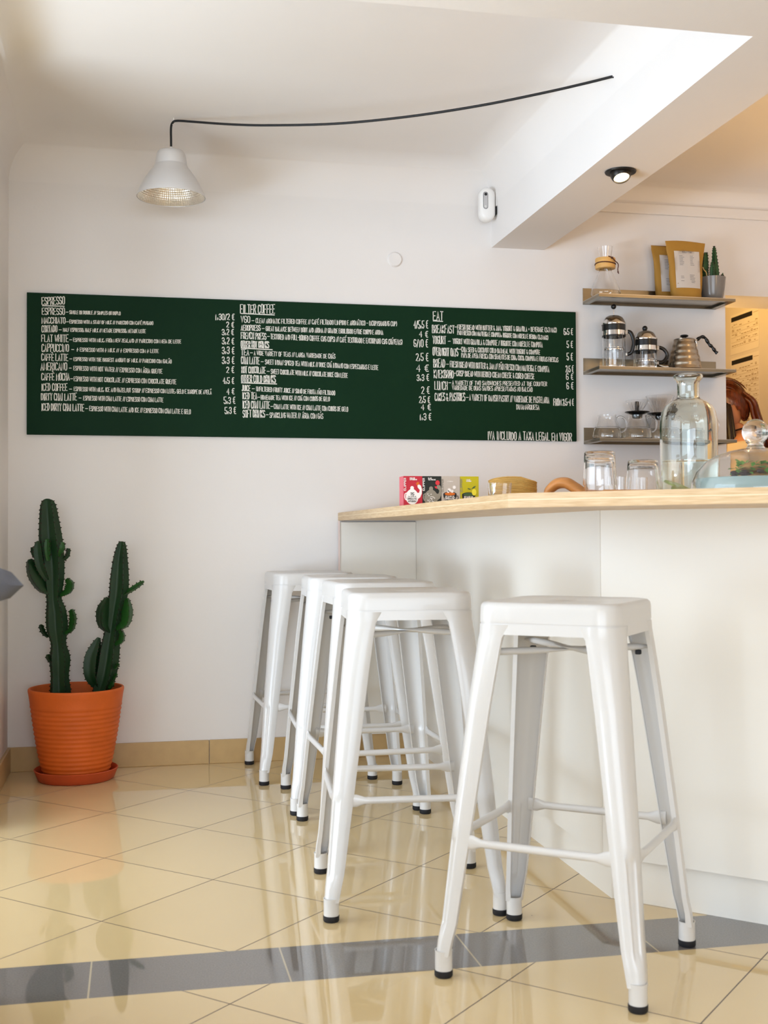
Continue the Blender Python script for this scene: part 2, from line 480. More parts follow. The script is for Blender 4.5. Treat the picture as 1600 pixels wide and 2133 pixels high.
# baseboards of tan tile
def baseboard(name, pts_boxes):
    bm = B()
    for lo, hi in pts_boxes: add_box(bm, lo, hi, .002)
    return struct(name, bm, M_BASE)
baseboard('baseboard_back', [((XL, -.012, 0), (-.115, -.0001, .093)), ((-.113, -.012, 0), (.285, -.0001, .093)), ((.287, -.012, 0), (.685, -.0001, .093)), ((.687, -.012, 0), (1.085, -.0001, .093))])
baseboard('baseboard_left', [((XL+.0001, -.41, 0), (XL+.012, -.012, .093)), ((XL+.0001, -.81, 0), (XL+.012, -.412, .093)), ((XL+.0001, -.95, 0), (XL+.012, -.812, .093))])

# ================================================================== BAR COUNTER
s2 = math.sqrt(.5)
bar = thing('bar_counter', 'white panelled bar counter with recessed kickboard behind the five stools', 'counter', (1.5, -1.2, 0))
def bar_part(name, bm, m): 
    o = link(name, bm, m, bar); o.location = (-1.5, 1.2, 0); return o
XC, YC, LEN = 1.125, -1.99, 1.55
bm = B(); add_box(bm, (XC, -1.99, .107), (XC+.018, -.002, .957)); bar_part('side_panel', bm, M_PANEL)
def diag(bm, off0, off1, z0, z1, a0=0.0, a1=LEN):
    """board along the 45 degree front; off = inward distance from the outer face"""
    def pt(a, o): return (XC+a*s2+o*s2, YC-a*s2+o*s2)
    prism_z(bm, [pt(a0, off0), pt(a1, off0), pt(a1, off1), pt(a0, off1)], z0, z1)
bm = B(); diag(bm, 0, .018, .107, .957, .002, .78); bar_part('front_panel', bm, M_PANEL)
bm = B(); diag(bm, 0, .018, .107, .957, .784, LEN); bar_part('front_panel', bm, M_PANEL)
bm = B(); add_box(bm, (XC+.026, -1.985, 0), (XC+.04, -.014, .1065)); bar_part('kickboard', bm, M_PANEL)
bm = B(); diag(bm, .024, .038, 0, .1065, .02, LEN); bar_part('kickboard', bm, M_PANEL)
bm = B(); add_box(bm, (.808, -.022, .0935), (1.124, -.0135, .9505)); bar_part('support_panel', bm, M_PANEL)
bm = B(); add_box(bm, (.803, -.028, .0), (.808, -.0135, .9565)); bar_part('edge_strip', bm, mat('pale_pink_edge', 'DFC9C2', .5))

def ply_material():
    m = bpy.data.materials.new('birch_plywood'); m.use_nodes = True
    nt = m.node_tree; N = nt.nodes; Lk = nt.links; b = N['Principled BSDF']
    tc = N.new('ShaderNodeTexCoord'); sep = N.new('ShaderNodeSeparateXYZ'); Lk.new(tc.outputs['Object'], sep.inputs[0])
    mp = N.new('ShaderNodeMapping'); mp.inputs['Scale'].default_value = (6, 6, 90); Lk.new(tc.outputs['Object'], mp.inputs[0])
    n = N.new('ShaderNodeTexNoise'); n.inputs['Scale'].default_value = 3; n.inputs['Detail'].default_value = 6; Lk.new(mp.outputs[0], n.inputs['Vector'])
    cr = N.new('ShaderNodeValToRGB'); cr.color_ramp.elements[0].position = .25; cr.color_ramp.elements[0].color = (*srgb('BA976A'), 1)
    cr.color_ramp.elements[1].position = .7; cr.color_ramp.elements[1].color = (*srgb('D3B890'), 1); Lk.new(n.outputs['Fac'], cr.inputs[0])
    # pale glue line half way up the edge
    a = N.new('ShaderNodeMath'); a.operation = 'SUBTRACT'; Lk.new(sep.outputs[2], a.inputs[0]); a.inputs[1].default_value = .0175
    c = N.new('ShaderNodeMath'); c.operation = 'ABSOLUTE'; Lk.new(a.outputs[0], c.inputs[0])
    l = N.new('ShaderNodeMath'); l.operation = 'LESS_THAN'; Lk.new(c.outputs[0], l.inputs[0]); l.inputs[1].default_value = .0010
    mx = N.new('ShaderNodeMix'); mx.data_type = 'RGBA'; Lk.new(l.outputs[0], mx.inputs[0]); Lk.new(cr.outputs[0], mx.inputs[6]); mx.inputs[7].default_value = (*srgb('DECBA9'), 1)
    Lk.new(mx.outputs[2], b.inputs['Base Color']); b.inputs['Roughness'].default_value = .4
    return m
ZT = .989
bm = B()
prism_z(bm, [(.805, -.001), (.805, -2.25), (1.95, -3.395), (2.586, -2.759), (1.705, -1.878), (1.705, -.001)], 0, .032, .0012)
o = link('countertop', bm, ply_material(), loc=(0, 0, ZT-.032))
tag(o, 'pale birch plywood worktop of the bar with an angled corner', 'worktop')

# ================================================================== STOOLS
def rsq(h, r, z, n=12):
    """rounded square ring, half size h, corner radius r"""
    r = max(min(r, h-1e-4), 1e-4); out = []
    for k, (sx, sy) in enumerate(((1, 1), (-1, 1), (-1, -1), (1, -1))):
        for i in range(n+1):
            a = PI/2*(k+i/n)
            out.append((sx*(h-r)+r*math.cos(a), sy*(h-r)+r*math.sin(a), z))
    return out
def make_stool(label):
    t = thing('bar_stool', label, 'stool', group='white metal bar stools')
    H = .1515
    # seat: pressed sheet with rolled edge, centre hole and skirt
    bm = B()
    rings = [rsq(.016, .0155, .745), rsq(.016, .0155, .7545), rsq(.022, .021, .757), rsq(.09, .05, .7565), rsq(.125, .05, .758), rsq(H-.014, .046, .760),
             rsq(H-.006, .048, .7585), rsq(H-.0015, .05, .754), rsq(H, .05, .747), rsq(H+.0008, .05, .718), rsq(H-.0012, .05, .718), rsq(H-.002, .048, .746), rsq(H-.012, .044, .7545), rsq(.03, .028, .753)]
    loft(bm, rings, (False, False))
    link('seat', bm, M_STOOL, t, 40)
    # apron ring under the seat
    bm = B()
    loft(bm, [rsq(H-.0005, .05, .7185), rsq(H+.002, .05, .694), rsq(H, .048, .694), rsq(H-.0022, .048, .7185), rsq(H-.0005, .05, .7185)], (False, False))
    link('apron', bm, M_STOOL, t, 40)
    # legs: tapering folded channels, sleeve and rubber foot
    for q, (sx, sy) in enumerate(((1, 1), (-1, 1), (-1, -1), (1, -1))):
        bm = B()
        rings = []
        def sec(z, w, c, r, fl, dent=0.0):
            out = []
            n = 16
            pts = [(c-fl-.002, c-w, 1), (c-fl, c-w, 1), (c-.0005, c-w+.0005, 0)]
            pts2 = [(c-r+r*math.sin(PI/2*i/n), 0) for i in range(1)]
            def dn(i): return dent*max(0.0, min(1.0, (4.2-abs(i-n/2))/1.4))
            arcp = [(c-r+(r-dn(i))*math.cos(PI/2*i/n), c-r+(r-dn(i))*math.sin(PI/2*i/n)) for i in range(n+1)]
            o_ = [(c-fl, c-w), (c-.001, c-w), (c, c-w+.002)]+arcp+[(c-w+.002, c), (c-w, c-.001), (c-w, c-fl)]
            i_ = []
            tt = .0018
            arci = [(c-r+(r-tt-dn(i))*math.cos(PI/2*i/n), c-r+(r-tt-dn(i))*math.sin(PI/2*i/n)) for i in range(n+1)]
            i_ = [(c-fl, c-w+tt), (c-tt-.001, c-w+tt), (c-tt, c-w+tt+.002)]+arci+[(c-w+tt+.002, c-tt), (c-w+tt, c-tt-.001), (c-w+tt, c-fl)]
            return [(sx*x, sy*y, z) for x, y in o_+i_[::-1]]
        key = [(.045, .032, .2160, .0165, .014), (.075, .0355, .2135, .0190, .012), (.11, .0385, .2085, .0235, .011), (.30, .049, .1925, .030, .011), (.55, .059, .1690, .038, .011), (.66, .064, .1575, .046, .011), (.6885, .0665, .1543, .048, .011), (.6945, .070, .1535, .0495, .011), (.714, .078, .1527, .0505, .011)]
        def at(z, dent):
            for a, b in zip(key, key[1:]):
                if a[0] <= z <= b[0]:
                    f = (z-a[0])/(b[0]-a[0]); return (z, *[u+(v-u)*f for u, v in zip(a[1:], b[1:])], dent)
        dz = .0045
        prof = sorted([(*k_, dz if .1 < k_[0] < .27 else 0.0) for k_ in key]+[at(.092, 0), at(.099, dz*.6), at(.107, dz), at(.2, dz), at(.268, dz), at(.276, dz*.6), at(.283, 0)])
        loft(bm, [sec(*a) for a in prof], (True, True))
        # sleeve
        f = .2005
        sl = [(.0178, .012), (.0178, .05), (.0185, .054), (.0162, .054), (.0158, .03), (.0001, .03)]
        lathe(bm, [(.0001, .012)]+sl, 20, sx*f, sy*f)
        lg = link('leg', bm, M_STOOL, t, 35)
        bm = B(); lathe(bm, [(.0001, 0), (.0165, 0), (.0188, .003), (.019, .0135), (.0176, .0145), (.0001, .0145)], 20, sx*f, sy*f)
        link('rubber_foot', bm, M_RUB, lg, 40)
        bm = B(); x, y = sx*.120, sy*.120; add_box(bm, (x-.006, y-.006, .638), (x+.006, y+.006, .648), .002)
        link('bumper', bm, M_RUB, lg)
    # diagonal cross brace with little rubber bumpers
    bm = B()
    for sgn, zc in ((1, .655), (-1, .660)):
        n = 15; P = []; fl = []
        for i in range(n):
            s = -1+2*i/(n-1); P.append((.137*s, .137*s*sgn, zc)); k = 1-min(1, abs(s)/.35)
            e = max(0, (abs(s)-.85)/.15)
            fl.append((1-.65*k-.5*e, 1+.8*k+.5*e))
        tube(bm, P, .0075, 10, True, fl)
    link('cross_brace', bm, M_STOOL, t, 40)
    # foot rails with flattened ends
    zr, cr = .275, .1945
    for k in range(4):
        bm = B(); n = 17; P = []; fl = []
        for i in range(n):
            s = -1+2*i/(n-1); a = (s*(cr-.035), -cr+.004)
            x, y = a
            for _ in range(k): x, y = -y, x
            P.append((x, y, zr)); e = max(0, min(1, (abs(s)-.76)/.12)); fl.append((1+.75*e, 1-.62*e))
        tube(bm, P, .0085, 12, True, fl)
        link('foot_rail', bm, M_STOOL, t, 40)
    return t
stool = make_stool('white metal bar stool nearest the camera, turned cornerwise, in front of the counter corner')
stool.location = (.8966, -2.3679, 0); stool.rotation_euler = (0, 0, -.679)
for x, y, a, lab in ((.6651, -1.8254, -.0924, 'white metal bar stool second from the camera, its square front facing us'),
                     (.7205, -1.2134, .02, 'white metal bar stool in the middle of the row of five'),
                     (.7148, -.7463, -.0437, 'white metal bar stool second from the back wall'),
                     (.6474, -.2485, .0386, 'white metal bar stool standing closest to the back wall')):
    dup(stool, (x, y, 0), a, lab)

# ================================================================== MENU BOARD
mb = thing('menu_board', 'long dark green menu board hand-lettered in white on the back wall', 'menu board', (.709, 0, 1.564))
bm = B()
add_box(bm, (-1.117, -.0125, -.274), (1.117, -.0002, .274), .0015)
link('board', bm, M_BOARD, mb)
MENU = [
('h1', 'ESPRESSO', -0.352, 1.793, -0.2674, 1.796, 0.0283),
('u1', '_', -0.3511, 1.7881, -0.2674, 1.7886, 0.0049),
('n1', 'ESPRESSO', -0.351, 1.754, -0.2673, 1.7558, 0.0254),
('d1', 'SINGLE OR DOUBLE // SIMPLES OU DUPLO', -0.2484, 1.7599, -0.0563, 1.762, 0.0127),
('d1', '-', -0.2621, 1.7594, -0.2536, 1.7597, 0.0127),
('n1', 'MACCHIATO', -0.3519, 1.7198, -0.2649, 1.7226, 0.0234),
('d1', 'ESPRESSO WITH A STAIN OF MILK // PARECIDO COM CAFÉ PINGADO', -0.2484, 1.7232, 0.0689, 1.7274, 0.0127),
('d1', '-', -0.2609, 1.7227, -0.2524, 1.723, 0.0127),
('n1', 'CORTADO', -0.3519, 1.6862, -0.2955, 1.6879, 0.0244),
('d1', 'HALF ESPRESSO, HALF MILK // METADE EXPRESSO, METADE LEITE', -0.272, 1.6906, 0.0398, 1.6943, 0.0137),
('d1', '-', -0.288, 1.6901, -0.2795, 1.6904, 0.0137),
('n1', 'FLAT WHITE', -0.3528, 1.6491, -0.254, 1.6505, 0.0268),
('d1', 'ESPRESSO WITH MILK, FROM NEW ZEALAND // PARECIDO COM MEIA DE LEITE', -0.2342, 1.6526, 0.1768, 1.6576, 0.0137),
('d1', '-', -0.2484, 1.6522, -0.2398, 1.6524, 0.0137),
('n1', 'CAPPUCCINO', -0.3518, 1.6107, -0.2521, 1.6134, 0.0283),
('d1', '⅓ ESPRESSO WITH ⅓ MILK // ⅓ EXPRESSO COM ⅓ LEITE', -0.2209, 1.6147, 0.0898, 1.6173, 0.0137),
('d1', '-', -0.2408, 1.6142, -0.2322, 1.6144, 0.0137),
('n1', 'CAFFÈ LATTE', -0.3527, 1.5765, -0.2554, 1.5776, 0.0253),
('d1', 'ESPRESSO WITH THE BIGGEST AMOUNT OF MILK // PARECIDO COM GALÃO', -0.2327, 1.5782, 0.14, 1.5779, 0.0137),
('d1', '-', -0.2483, 1.5778, -0.2398, 1.578, 0.0137),
('n1', 'AMERICANO', -0.3554, 1.5385, -0.2586, 1.5408, 0.0282),
('d1', 'ESPRESSO WITH HOT WATER // EXPRESSO COM ÁGUA QUENTE', -0.2331, 1.5415, 0.1043, 1.5367, 0.0166),
('d1', '-', -0.2501, 1.541, -0.2416, 1.5413, 0.0166),
('n1', 'CAFFÈ MOCHA', -0.3526, 1.4996, -0.2492, 1.502, 0.0268),
('d1', 'ESPRESSO WITH HOT CHOCOLATE // EXPRESSO COM CHOCOLATE QUENTE', -0.2317, 1.4999, 0.158, 1.4962, 0.0171),
('d1', '-', -0.2447, 1.4996, -0.2362, 1.4998, 0.0171),
('n1', 'ICED COFFEE', -0.3525, 1.4597, -0.2576, 1.4617, 0.0268),
('d1', 'ESPRESSO WITH MILK, ICE AND HAZELNUT SYRUP // EXPRESSO COM LEITE, GELO E XAROPE DE AVELÃ', -0.2317, 1.4608, 0.2958, 1.4591, 0.0157),
('d1', '-', -0.2489, 1.4604, -0.2404, 1.4606, 0.0156),
('n1', 'DIRTY CHAI LATTE', -0.3539, 1.4227, -0.2222, 1.4243, 0.0267),
('d1', 'ESPRESSO WITH CHAI LATTE // EXPRESSO COM CHAI LATTE', -0.1961, 1.4257, 0.1077, 1.4241, 0.0167),
('d1', '-', -0.2134, 1.4254, -0.2049, 1.4256, 0.0166),
('n1', 'ICED DIRTY CHAI LATTE', -0.3524, 1.3829, -0.1951, 1.3837, 0.0267),
('d1', 'ESPRESSO WITH CHAI LATTE AND ICE // EXPRESSO COM CHAI LATTE E GELO', -0.1733, 1.385, 0.2143, 1.3787, 0.0176),
('d1', '-', -0.1885, 1.3847, -0.1799, 1.3849, 0.0176),
('p1', '1,30/2 €', 0.3115, 1.7553, 0.3862, 1.7577, 0.0226),
('p1', '2 €', 0.3562, 1.7266, 0.3847, 1.7275, 0.0201),
('p1', '3,2 €', 0.3387, 1.6959, 0.3836, 1.6972, 0.0226),
('p1', '3,2 €', 0.3387, 1.6592, 0.385, 1.6605, 0.0241),
('p1', '3,3 €', 0.3386, 1.6205, 0.386, 1.6218, 0.0261),
('p1', '3,3 €', 0.3386, 1.5814, 0.3859, 1.5826, 0.0261),
('p1', '2 €', 0.3559, 1.5457, 0.3848, 1.5464, 0.0226),
('p1', '4,5 €', 0.3419, 1.5017, 0.3848, 1.5026, 0.0241),
('p1', '4 €', 0.3568, 1.4604, 0.3857, 1.4609, 0.0226),
('p1', '5,3 €', 0.3458, 1.4225, 0.3891, 1.4233, 0.0261),
('p1', '5,3 €', 0.3492, 1.3825, 0.392, 1.3832, 0.0261),
('h2', 'FILTER COFFEE', 0.4113, 1.7848, 0.5483, 1.7884, 0.0343),
('u2', '_', 0.4123, 1.7838, 0.5483, 1.7824, 0.004),
('n2', 'V60', 0.4137, 1.7471, 0.4488, 1.7482, 0.0252),
('d2', 'CLEAN AROMATIC FILTERED COFFEE // CAFÉ FILTRADO LIMPIDO E AROMÁTICO - (1CUP/SHARING CUP)', 0.473, 1.748, 1.0503, 1.7537, 0.0182),
('d2', '-', 0.4564, 1.7474, 0.4654, 1.7477, 0.0182),
('n2', 'AEROPRESS', 0.4136, 1.7158, 0.4905, 1.7182, 0.0212),
('d2', 'GREAT BALANCE BETWEEN BODY AND AROMA // GRANDE EQUILIBRIO ENTRE CORPO E AROMA', 0.5132, 1.7174, 0.9921, 1.7167, 0.0182),
('d2', '-', 0.4973, 1.7169, 0.5064, 1.7172, 0.0182),
('n2', 'FRENCH PRESS', 0.4136, 1.683, 0.5132, 1.6824, 0.0252),
('d2', 'TEXTURED AND FULL-BODIED COFFEE (3/6 CUPS) // CAFÉ TEXTURADO E ENCORPADO (3/6 CHÁVENAS)', 0.5319, 1.6855, 1.0727, 1.6777, 0.0203),
('d2', '-', 0.518, 1.6851, 0.5271, 1.6854, 0.0203),
('n2', 'TEA', 0.4145, 1.6176, 0.4445, 1.6184, 0.0227),
('d2', 'A WIDE VARIETY OF TEAS // LARGA VARIEDADE DE CHÁS', 0.4651, 1.6189, 0.7935, 1.6134, 0.0172),
('d2', '-', 0.4503, 1.6185, 0.4594, 1.6188, 0.0172),
('n2', 'CHAI LATTE', 0.4144, 1.5823, 0.4862, 1.5831, 0.0277),
('d2', 'SWEET INDIAN SPICED TEA WITH MILK // DOCE CHÁ INDIANO COM ESPECIARIAS E LEITE', 0.5099, 1.5837, 0.9705, 1.5716, 0.0182),
('d2', '-', 0.4935, 1.5833, 0.5026, 1.5835, 0.0182),
('n2', 'HOT CHOCOLATE', 0.4158, 1.5471, 0.5103, 1.5463, 0.0252),
('d2', 'SWEET CHOCOLATE WITH MILK // CHOCOLATE DOCE COM LEITE', 0.533, 1.5458, 0.844, 1.5368, 0.0182),
('d2', '-', 0.5171, 1.5455, 0.5262, 1.5457, 0.0182),
('n2', 'JUICE', 0.4172, 1.4741, 0.4493, 1.4748, 0.0226),
('d2', 'UNFILTERED FRUITY JUICE // SUMO DE FRUTA NÃO FILTRADO', 0.4744, 1.4753, 0.792, 1.465, 0.0172),
('d2', '-', 0.4573, 1.475, 0.4663, 1.4752, 0.0171),
('n2', 'ICED TEA', 0.4191, 1.4415, 0.4758, 1.4426, 0.0262),
('d2', 'HOMEMADE TEA WITH ICE // CHÁ COM CUBOS DE GELO', 0.4924, 1.4419, 0.7702, 1.4401, 0.0172),
('d2', '-', 0.4796, 1.4416, 0.4887, 1.4418, 0.0172),
('n2', 'ICED CHAI LATTE', 0.4196, 1.4053, 0.5272, 1.4062, 0.0292),
('d2', 'CHAI LATTE WITH ICE // CHAI LATTE COM CUBOS DE GELO', 0.5448, 1.4055, 0.8451, 1.3995, 0.0182),
('d2', '-', 0.5314, 1.4052, 0.5405, 1.4054, 0.0182),
('n2', 'SOFT DRINKS', 0.4205, 1.3696, 0.5074, 1.37, 0.0292),
('d2', 'SPARKLING WATER // ÁGUA COM GÁS', 0.5276, 1.3703, 0.7427, 1.3687, 0.0202),
('d2', '-', 0.5129, 1.3701, 0.522, 1.3702, 0.0202),
('h2', 'OTHER HOT DRINKS', 0.4135, 1.6488, 0.5242, 1.6488, 0.0252),
('u2', '_', 0.4125, 1.6457, 0.5393, 1.6422, 0.004),
('h2', 'OTHER COLD DRINKS', 0.4148, 1.5093, 0.5507, 1.5098, 0.0282),
('u2', '_', 0.4132, 1.5068, 0.5567, 1.5049, 0.004),
('p2', '4/5,5 €', 1.1216, 1.7466, 1.1808, 1.7485, 0.0312),
('p2', '4 €', 1.1443, 1.7114, 1.1806, 1.7125, 0.0234),
('p2', '6/10 €', 1.1217, 1.6703, 1.1798, 1.6719, 0.0301),
('p2', '2,5 €', 1.1305, 1.6134, 1.1812, 1.6147, 0.0301),
('p2', '4 €', 1.1319, 1.5693, 1.182, 1.5705, 0.027),
('p2', '3,3 €', 1.1338, 1.532, 1.1834, 1.5331, 0.0249),
('p2', '2 €', 1.1527, 1.4789, 1.1858, 1.4796, 0.027),
('p2', '2,5 €', 1.143, 1.4409, 1.1872, 1.4417, 0.0249),
('p2', '4 €', 1.1508, 1.4114, 1.1908, 1.4121, 0.0233),
('p2', '1,3 €', 1.1442, 1.3698, 1.1922, 1.3706, 0.0259),
('h3', 'EAT', 1.2034, 1.7836, 1.2453, 1.7839, 0.0365),
('u3', '_', 1.2023, 1.7804, 1.2452, 1.7792, 0.0042),
('n3', 'BREAKFAST', 1.1994, 1.7308, 1.2929, 1.7321, 0.0323),
('d3', 'FRESH BREAD WITH BUTTER & JAM, YOGURT & GRANOLA + BEVERAGE (3,3 MAX)', 1.307, 1.7482, 1.7397, 1.749, 0.0199),
('d3', '-', 1.2951, 1.7479, 1.3049, 1.7482, 0.0199),
('n3', 'YOGURT', 1.2013, 1.6855, 1.2566, 1.6871, 0.0313),
('d3', 'YOGURT WITH GRANOLA & COMPOTE / IOGURTE COM MUESLI E COMPOTA', 1.2873, 1.688, 1.6762, 1.6843, 0.0209),
('d3', '-', 1.2671, 1.6874, 1.2768, 1.6877, 0.0209),
('n3', 'OVERNIGHT OATS', 1.2016, 1.6376, 1.3086, 1.6363, 0.0323),
('d3', 'CHIA SEED & COCONUT COLD OATMEAL WITH YOGURT & COMPOTE', 1.3238, 1.6561, 1.6648, 1.6532, 0.0189),
('d3', '-', 1.3114, 1.6557, 1.3211, 1.656, 0.0188),
('n3', 'BREAD', 1.204, 1.5882, 1.2523, 1.5894, 0.0339),
('d3', 'FRESH BREAD WITH BUTTER & JAM // PÃO FRESCO COM MANTEIGA E COMPOTA', 1.2749, 1.591, 1.705, 1.5804, 0.024),
('d3', '-', 1.2587, 1.5906, 1.2684, 1.5908, 0.024),
('n3', 'KNEKBRØD', 1.2059, 1.544, 1.2897, 1.5459, 0.0323),
('d3', 'CRISP BREAD WITH HERBED CREAM CHEESE & CURED CHEESE', 1.3016, 1.5551, 1.6391, 1.5497, 0.022),
('d3', '-', 1.2908, 1.5548, 1.3006, 1.5551, 0.0219),
('n3', 'LUNCH', 1.2089, 1.4957, 1.262, 1.4968, 0.0338),
('d3', 'A VARIETY OF TWO SANDWICHES PRESENTED AT THE COUNTER', 1.2836, 1.5181, 1.6945, 1.5217, 0.0167),
('d3', '-', 1.268, 1.5178, 1.2777, 1.518, 0.0167),
('n3', 'CAKES & PASTRIES', 1.2097, 1.4504, 1.3372, 1.4518, 0.0323),
('d3', 'A VARIETY OF DANISH PASTRY // VARIEDADE DE PASTELARIA', 1.3567, 1.4543, 1.704, 1.4492, 0.0251),
('d3', '-', 1.3421, 1.454, 1.3519, 1.4542, 0.0251),
('d3', 'PÃO FRESCO COM MANTEIGA E COMPOTA, IOGURTE COM MUESLI E BEBIDA (3,3 MAX)', 1.3069, 1.7263, 1.702, 1.717, 0.0178),
('d3', 'PAPA DE AVEIA FRESCA COM SEMENTES DE CHIA, COCO, COMPOTA E FRUTAS FRESCAS', 1.3237, 1.6325, 1.7455, 1.6239, 0.0188),
('d3', 'VARIEDADE DE DUAS SANDES APRESENTADAS NO BALCÃO', 1.2835, 1.4972, 1.6304, 1.4965, 0.0178),
('d3', 'DINAMARQUESA', 1.5609, 1.4212, 1.6604, 1.4213, 0.0201),
('p3', '6,5 €', 1.7721, 1.7404, 1.8109, 1.7415, 0.0267),
('p3', '5 €', 1.7852, 1.6853, 1.8105, 1.686, 0.0278),
('p3', '5 €', 1.7848, 1.633, 1.8101, 1.6336, 0.0293),
('p3', '2,5 €', 1.7794, 1.5822, 1.8131, 1.583, 0.0267),
('p3', '6 €', 1.7814, 1.5502, 1.8112, 1.5509, 0.024),
('p3', '6 €', 1.7828, 1.5103, 1.812, 1.5109, 0.0277),
('p3', 'FROM 2,5-4 €', 1.7302, 1.4401, 1.8216, 1.4417, 0.0276),
('h3', 'IVA INCLUIDO A TAXA LEGAL EM VIGOR', 1.4356, 1.2878, 1.8024, 1.2869, 0.0325),
]
EXTRA = {'PÃO FRESCO COM MANTEIGA E COMPOTA, IOGURTE COM MUESLI E BEBIDA (3,3 MAX)': 'BREAKFAST', 'PAPA DE AVEIA FRESCA COM SEMENTES DE CHIA, COCO, COMPOTA E FRUTAS FRESCAS': 'OVERNIGHT OATS',
         'VARIEDADE DE DUAS SANDES APRESENTADAS NO BALCÃO': 'LUNCH', 'DINAMARQUESA': 'CAKES & PASTRIES'}
cur = None; KEEP = None
rows = []                    # one part per heading, menu line or price
for kind, t, x0, z0, x1, z1, h in MENU:
    k = kind[0]
    sw = {'h': .0033, 'u': .0034, 'n': .0030, 'd': .0022, 'p': .0032}[k]
    a = Vector((x0-.709, -.0128, z0-1.564)); b = Vector((x1-.709, -.0128, z1-1.564))
    if t.startswith('IVA'): a.z += .006; b.z += .005
    if t.startswith('FROM'): a.x -= .006; b.x -= .009
    if k in 'hnp': bm = B(); rows.append(({'h': 'heading', 'n': 'menu_line', 'p': 'price'}[k], bm))
    elif k == 'u': bm = [r for r in rows if r[0] == 'heading'][-1][1]
    elif k == 'd':
        if t in EXTRA: bm = [r for r, zz in lines if zz == EXTRA[t]][0]
        else: bm = rows[-1][1]
    if k == 'n':
        lines = (lines if 'lines' in globals() else [])+[(bm, t)]
    if t == '_':
        dz = Vector((0, 0, .0018)); add_quad(bm, [a-dz, b-dz, b+dz, a+dz])
    else:
        stroke_text(bm, t, a, b, (0, 0, 1), h, sw, .03)
for nm, bm in rows: link(nm, bm, M_CHALK, mb)

# small wall fittings
bm = B(); lathe(bm, [(.0001, -.008), (.026, -.008), (.031, -.003), (.032, 0)], 32)
bmesh.ops.rotate(bm, verts=bm.verts[:], matrix=Matrix.Rotation(-PI/2, 3, 'X'))
for v in bm.verts: v.co.y = -abs(v.co.y)
o = link('blanking_plate', bm, M_WALL, smooth=40, loc=(1.045, 0, 2.03)); tag(o, 'round white blanking plate on the back wall above the menu board', 'wall plate')

# ================================================================== PENDANT LAMP
LX, LY = .129, -.364
pl = thing('pendant_lamp', 'aluminium pendant lamp hanging from a swagged black cord', 'lamp', (LX, LY, 2.135))
bm = B()
prof = [(.125, 0), (.1235, .008), (.118, .022), (.107, .045), (.093, .068), (.079, .088), (.068, .102), (.061, .113), (.0585, .118)]
inner = [(r-.0014, z) for r, z in prof][::-1]
lathe(bm, prof+inner+[prof[0]], 64)
link('shade', bm, M_ALU, pl, 40)
bm = B()
def refl_mat():
    m = bpy.data.materials.new('faceted_reflector'); m.use_nodes = True
    nt = m.node_tree; b = nt.nodes['Principled BSDF']
    b.inputs['Base Color'].default_value = (*srgb('F2ECE2'), 1); b.inputs['Metallic'].default_value = .9; b.inputs['Roughness'].default_value = .3
    return m
# quilted reflector: a grid of small dents
nz, na = 22, 88
pr = []
for i in range(nz*2+1):
    s = i/(nz*2)*(len(prof)-2); k = min(int(s), len(prof)-3); f = s-k
    pr.append((prof[k][0]*(1-f)+prof[k+1][0]*f-.0030, prof[k][1]*(1-f)+prof[k+1][1]*f+.001))
rings = []
for i, (r, z) in enumerate(pr):
    rings.append([((r+.0009*((i % 2)+(j % 2)-1))*math.cos(2*PI*j/(na*2)), (r+.0009*((i % 2)+(j % 2)-1))*math.sin(2*PI*j/(na*2)), z) for j in range(na*2)])
loft(bm, rings, (False, False))
link('reflector', bm, refl_mat(), pl)
bm = B(); lathe(bm, [(.0578, .1165), (.0565, .135), (.0525, .155), (.049, .1645), (.044, .1695), (.036, .171), (.0001, .171)], 48); link('socket_cover', bm, M_ALU, pl, 40)
bm = B(); lathe(bm, [(.0001, .062), (.012, .063), (.022, .07), (.025, .08), (.022, .09), (.014, .10), (.0135, .117), (.0001, .117)], 24); link('bulb', bm, mat('frosted_bulb', 'EFEBE2', .4), pl, 60)
bm = B(); lathe(bm, [(.0055, .170), (.0055, .182), (.004, .187), (.0001, .187)], 16); link('strain_relief', bm, mat('white_plastic', 'E8E6E3', .35), pl, 40)
cw = [(.129, -.364, 2.316), (.129, -.364, 2.345), (.1285, -.364, 2.38), (.1305, -.3645, 2.402), (.1385, -.366, 2.4145), (.150, -.372, 2.416), (.170, -.387, 2.4118), (.2027, -.4102, 2.4035), (.3342, -.5049, 2.3704), (.4617, -.5967, 2.3443), (.6759, -.7509, 2.3118), (.8936, -.9077, 2.2966), (1.1001, -1.0564, 2.2953), (1.2706, -1.1792, 2.3037), (1.3844, -1.2611, 2.3130), (1.459, -1.317, 2.3205)]
bm = B(); tube(bm, [Vector(p)-Vector((LX, LY, 2.135)) for p in spline(cw, 6)], .0042, 10); link('cord', bm, mat('black_cord', '0D0D0F', .55), pl, 60)
bm = B(); tube(bm, [(.0095, -.002, .293), (.0095, -.001, .281), (.007, 0, .275), (.003, -.001, .272), (.006, -.003, .268)], .0016, 8); link('ceiling_hook', bm, mat('white_plastic', 'E8E6E3', .35), pl, 60)
bm = B(); lathe(bm, [(.0001, 0), (.006, 0), (.0075, .003), (.0075, .007), (.0001, .007)], 16)
bmesh.ops.rotate(bm, verts=bm.verts[:], matrix=Matrix.Rotation(-PI/2, 3, 'Y'))
for v in bm.verts: v.co += Vector((1.4598-LX, -1.3172+.364, 2.3205-2.135))
link('wall_grommet', bm, M_BLK, pl, 40)

